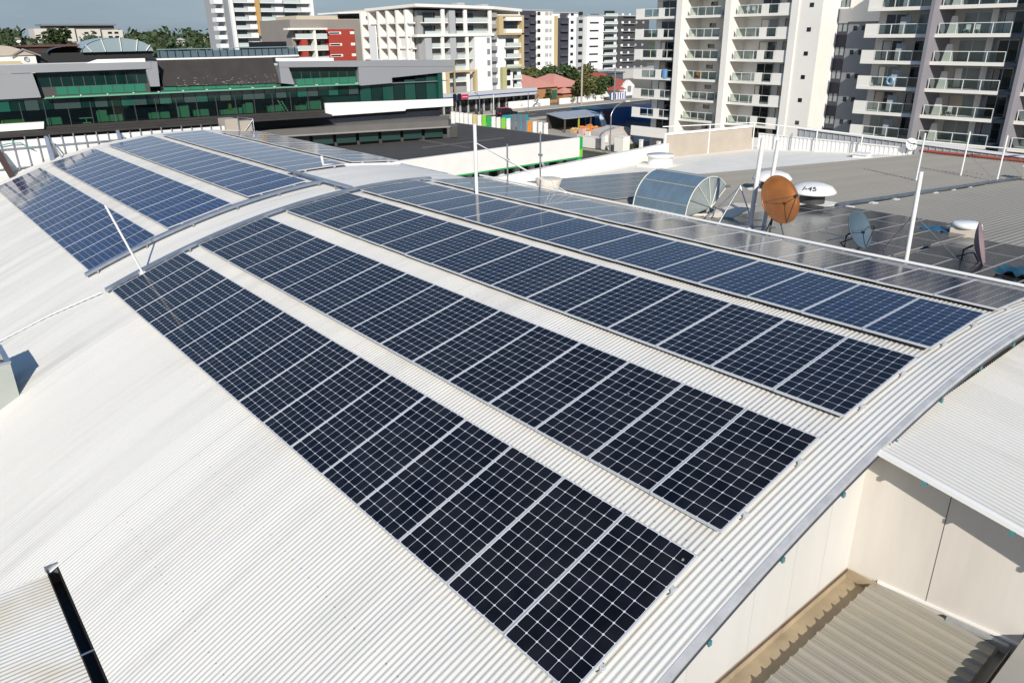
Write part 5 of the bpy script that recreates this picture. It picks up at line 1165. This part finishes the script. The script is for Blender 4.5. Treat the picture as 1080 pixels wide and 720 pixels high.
# pale walls, carport and pillars at the foot of the white tower
cpo = empty('sloped_carport', 'pale rendered carport with a rounded sloping top by the tower', 'carport', (-75,82,G))
part('shell', MB().prism([(-75.6,80.4,G),(-75.6,87.2,G),(-75.6,86.4,-8.4),(-75.6,85.4,-7.75),(-75.6,84,-7.6),(-75.6,80.4,-8.2)], (-3,0,0)), mat('pale_render', (.50,.46,.42), .8), cpo)
part('side_wall', MB().box(-75.59,-75.3,80.2,84.4,G,-8.6), MATS['pale_render'], cpo)
for q, (x0, x1, y0, y1, zt, lab) in enumerate([(-79.6,-74.4,78.5,78.75,-8.7,'long pale wall left of the curved street lamp'),(-74.3,-73.7,78.4,79.0,-8.3,'white pillar at the end of the long pale wall'),(-73.6,-71.8,78.4,78.65,-9.3,'low white wall right of the end pillar'),(-71.7,-70.0,78.2,79.6,-8.2,'square white gatehouse block with a dark opening'),(-68.6,-68.2,80.0,80.4,-8.6,'slim white pillar between the hedges'),(-65.6,-65.2,80.2,80.6,-8.6,'slim white pillar nearest the tower')]):
    t = empty('rendered_wall', lab, 'wall', (x0,y0,G), 'white walls by the tower')
    part('wall', MB().box(x0,x1,y0,y1,G,zt), WHITEB, t); part('capping', MB().box(x0-.05,x1+.05,y0-.05,y1+.05,zt+.002,zt+.09), WHITE, t)
single('letterbox', MB().box(-72.3,-71.8,78.0,78.3,G+.1,G+1.0), DARKSTEEL, 'black letterbox beside the square white gatehouse block', 'letterbox', loc=(-72,78.1,G))
gm_ = empty('mesh_gate', 'grey slatted gate in the long pale wall', 'gate', (-75,78.4,G))
for k in range(6): part('slat', MB().box(-75.6,-74.5,78.38,78.44,G+.15+k*.26,G+.30+k*.26), GALV, gm_)
lw = MB()
single('long_low_wall', MB().box(-210,-196,140,330,-10.4,-7.2), mat('pale_grey_wall', (.45,.44,.42), .8), 'long pale grey podium wall under the distant apartment blocks', 'wall', loc=(-203,230,-10.4))
single('dark_carport', MB().box(-185,-178,175,198,-10.4,-7.0).box(-185.5,-177.5,174.5,198.5,-7.0,-6.7), mat('slate_shed', (.09,.10,.11), .7), 'dark slate shed roof between the blocks and the red cottage', 'shed', loc=(-181,186,-10.4))

# ------------------------------------------------------------------ hills and far suburbs
def hz(x, y):
    d = -x
    t = max(0, min(1, (d-260)/240)); s = t*t*(3-2*t)
    return G-.5 + s*(13.5 + 2.5*math.sin(y*.013+1.7) + 1.6*math.sin(y*.041+x*.01) + 1.0*math.sin(x*.03))
struct('hills', MB().grid(fl(-1500,-258,40), fl(-500,900,70), lambda x, y: (x, y, hz(x, y)), flip=False), mat('hill_scrub', (.075,.085,.035), .9, var=.4, vscale=.03))
rng = random.Random(42); fw = MB()
for i in range(1500):
    x = rng.uniform(-620,-300); y = rng.uniform(-40, 330)
    if -512 < x < -470 and 70 < y < 130: continue
    r = rng.choice([1.6,2.2,2.8,3.6,5.0])*rng.uniform(.8,1.2); leafball(fw, (x,y,hz(x,y)+r*.7), r, 34, rng, r*.22, rng.uniform(.7,1.25))
single('far_trees', fw, LEAFD, 'dark green treetops covering the far hills', 'trees', None, 'stuff')
fh = 0
for i in range(46):
    x = rng.uniform(-560,-330); y = rng.uniform(20,190)
    if -520 < x < -465 and 66 < y < 135: continue
    w_ = rng.uniform(2.4,4.4); z = hz(x,y)+1.5; wm_ = [WHITEB, MATS['pale_stone'], mat('far_tan', (.46,.34,.26), .8)][i % 3]
    b = empty('hillside_house', 'tiny pale house among the trees on the far hill', 'house', (x,y,z), 'houses on the far hill')
    part('wall', MB().box(x-3,x+3,y-w_/2,y+w_/2,z-3,z+2.2), wm_, b); hip(b, x-3,x+3,y-w_/2,y+w_/2,z+2.2,1.2,[TAUPE,GREYR,TAUPE,TILER,GREYR][i % 5])

scn.render.engine = 'CYCLES'
scn.render.resolution_x = 1024; scn.render.resolution_y = 682
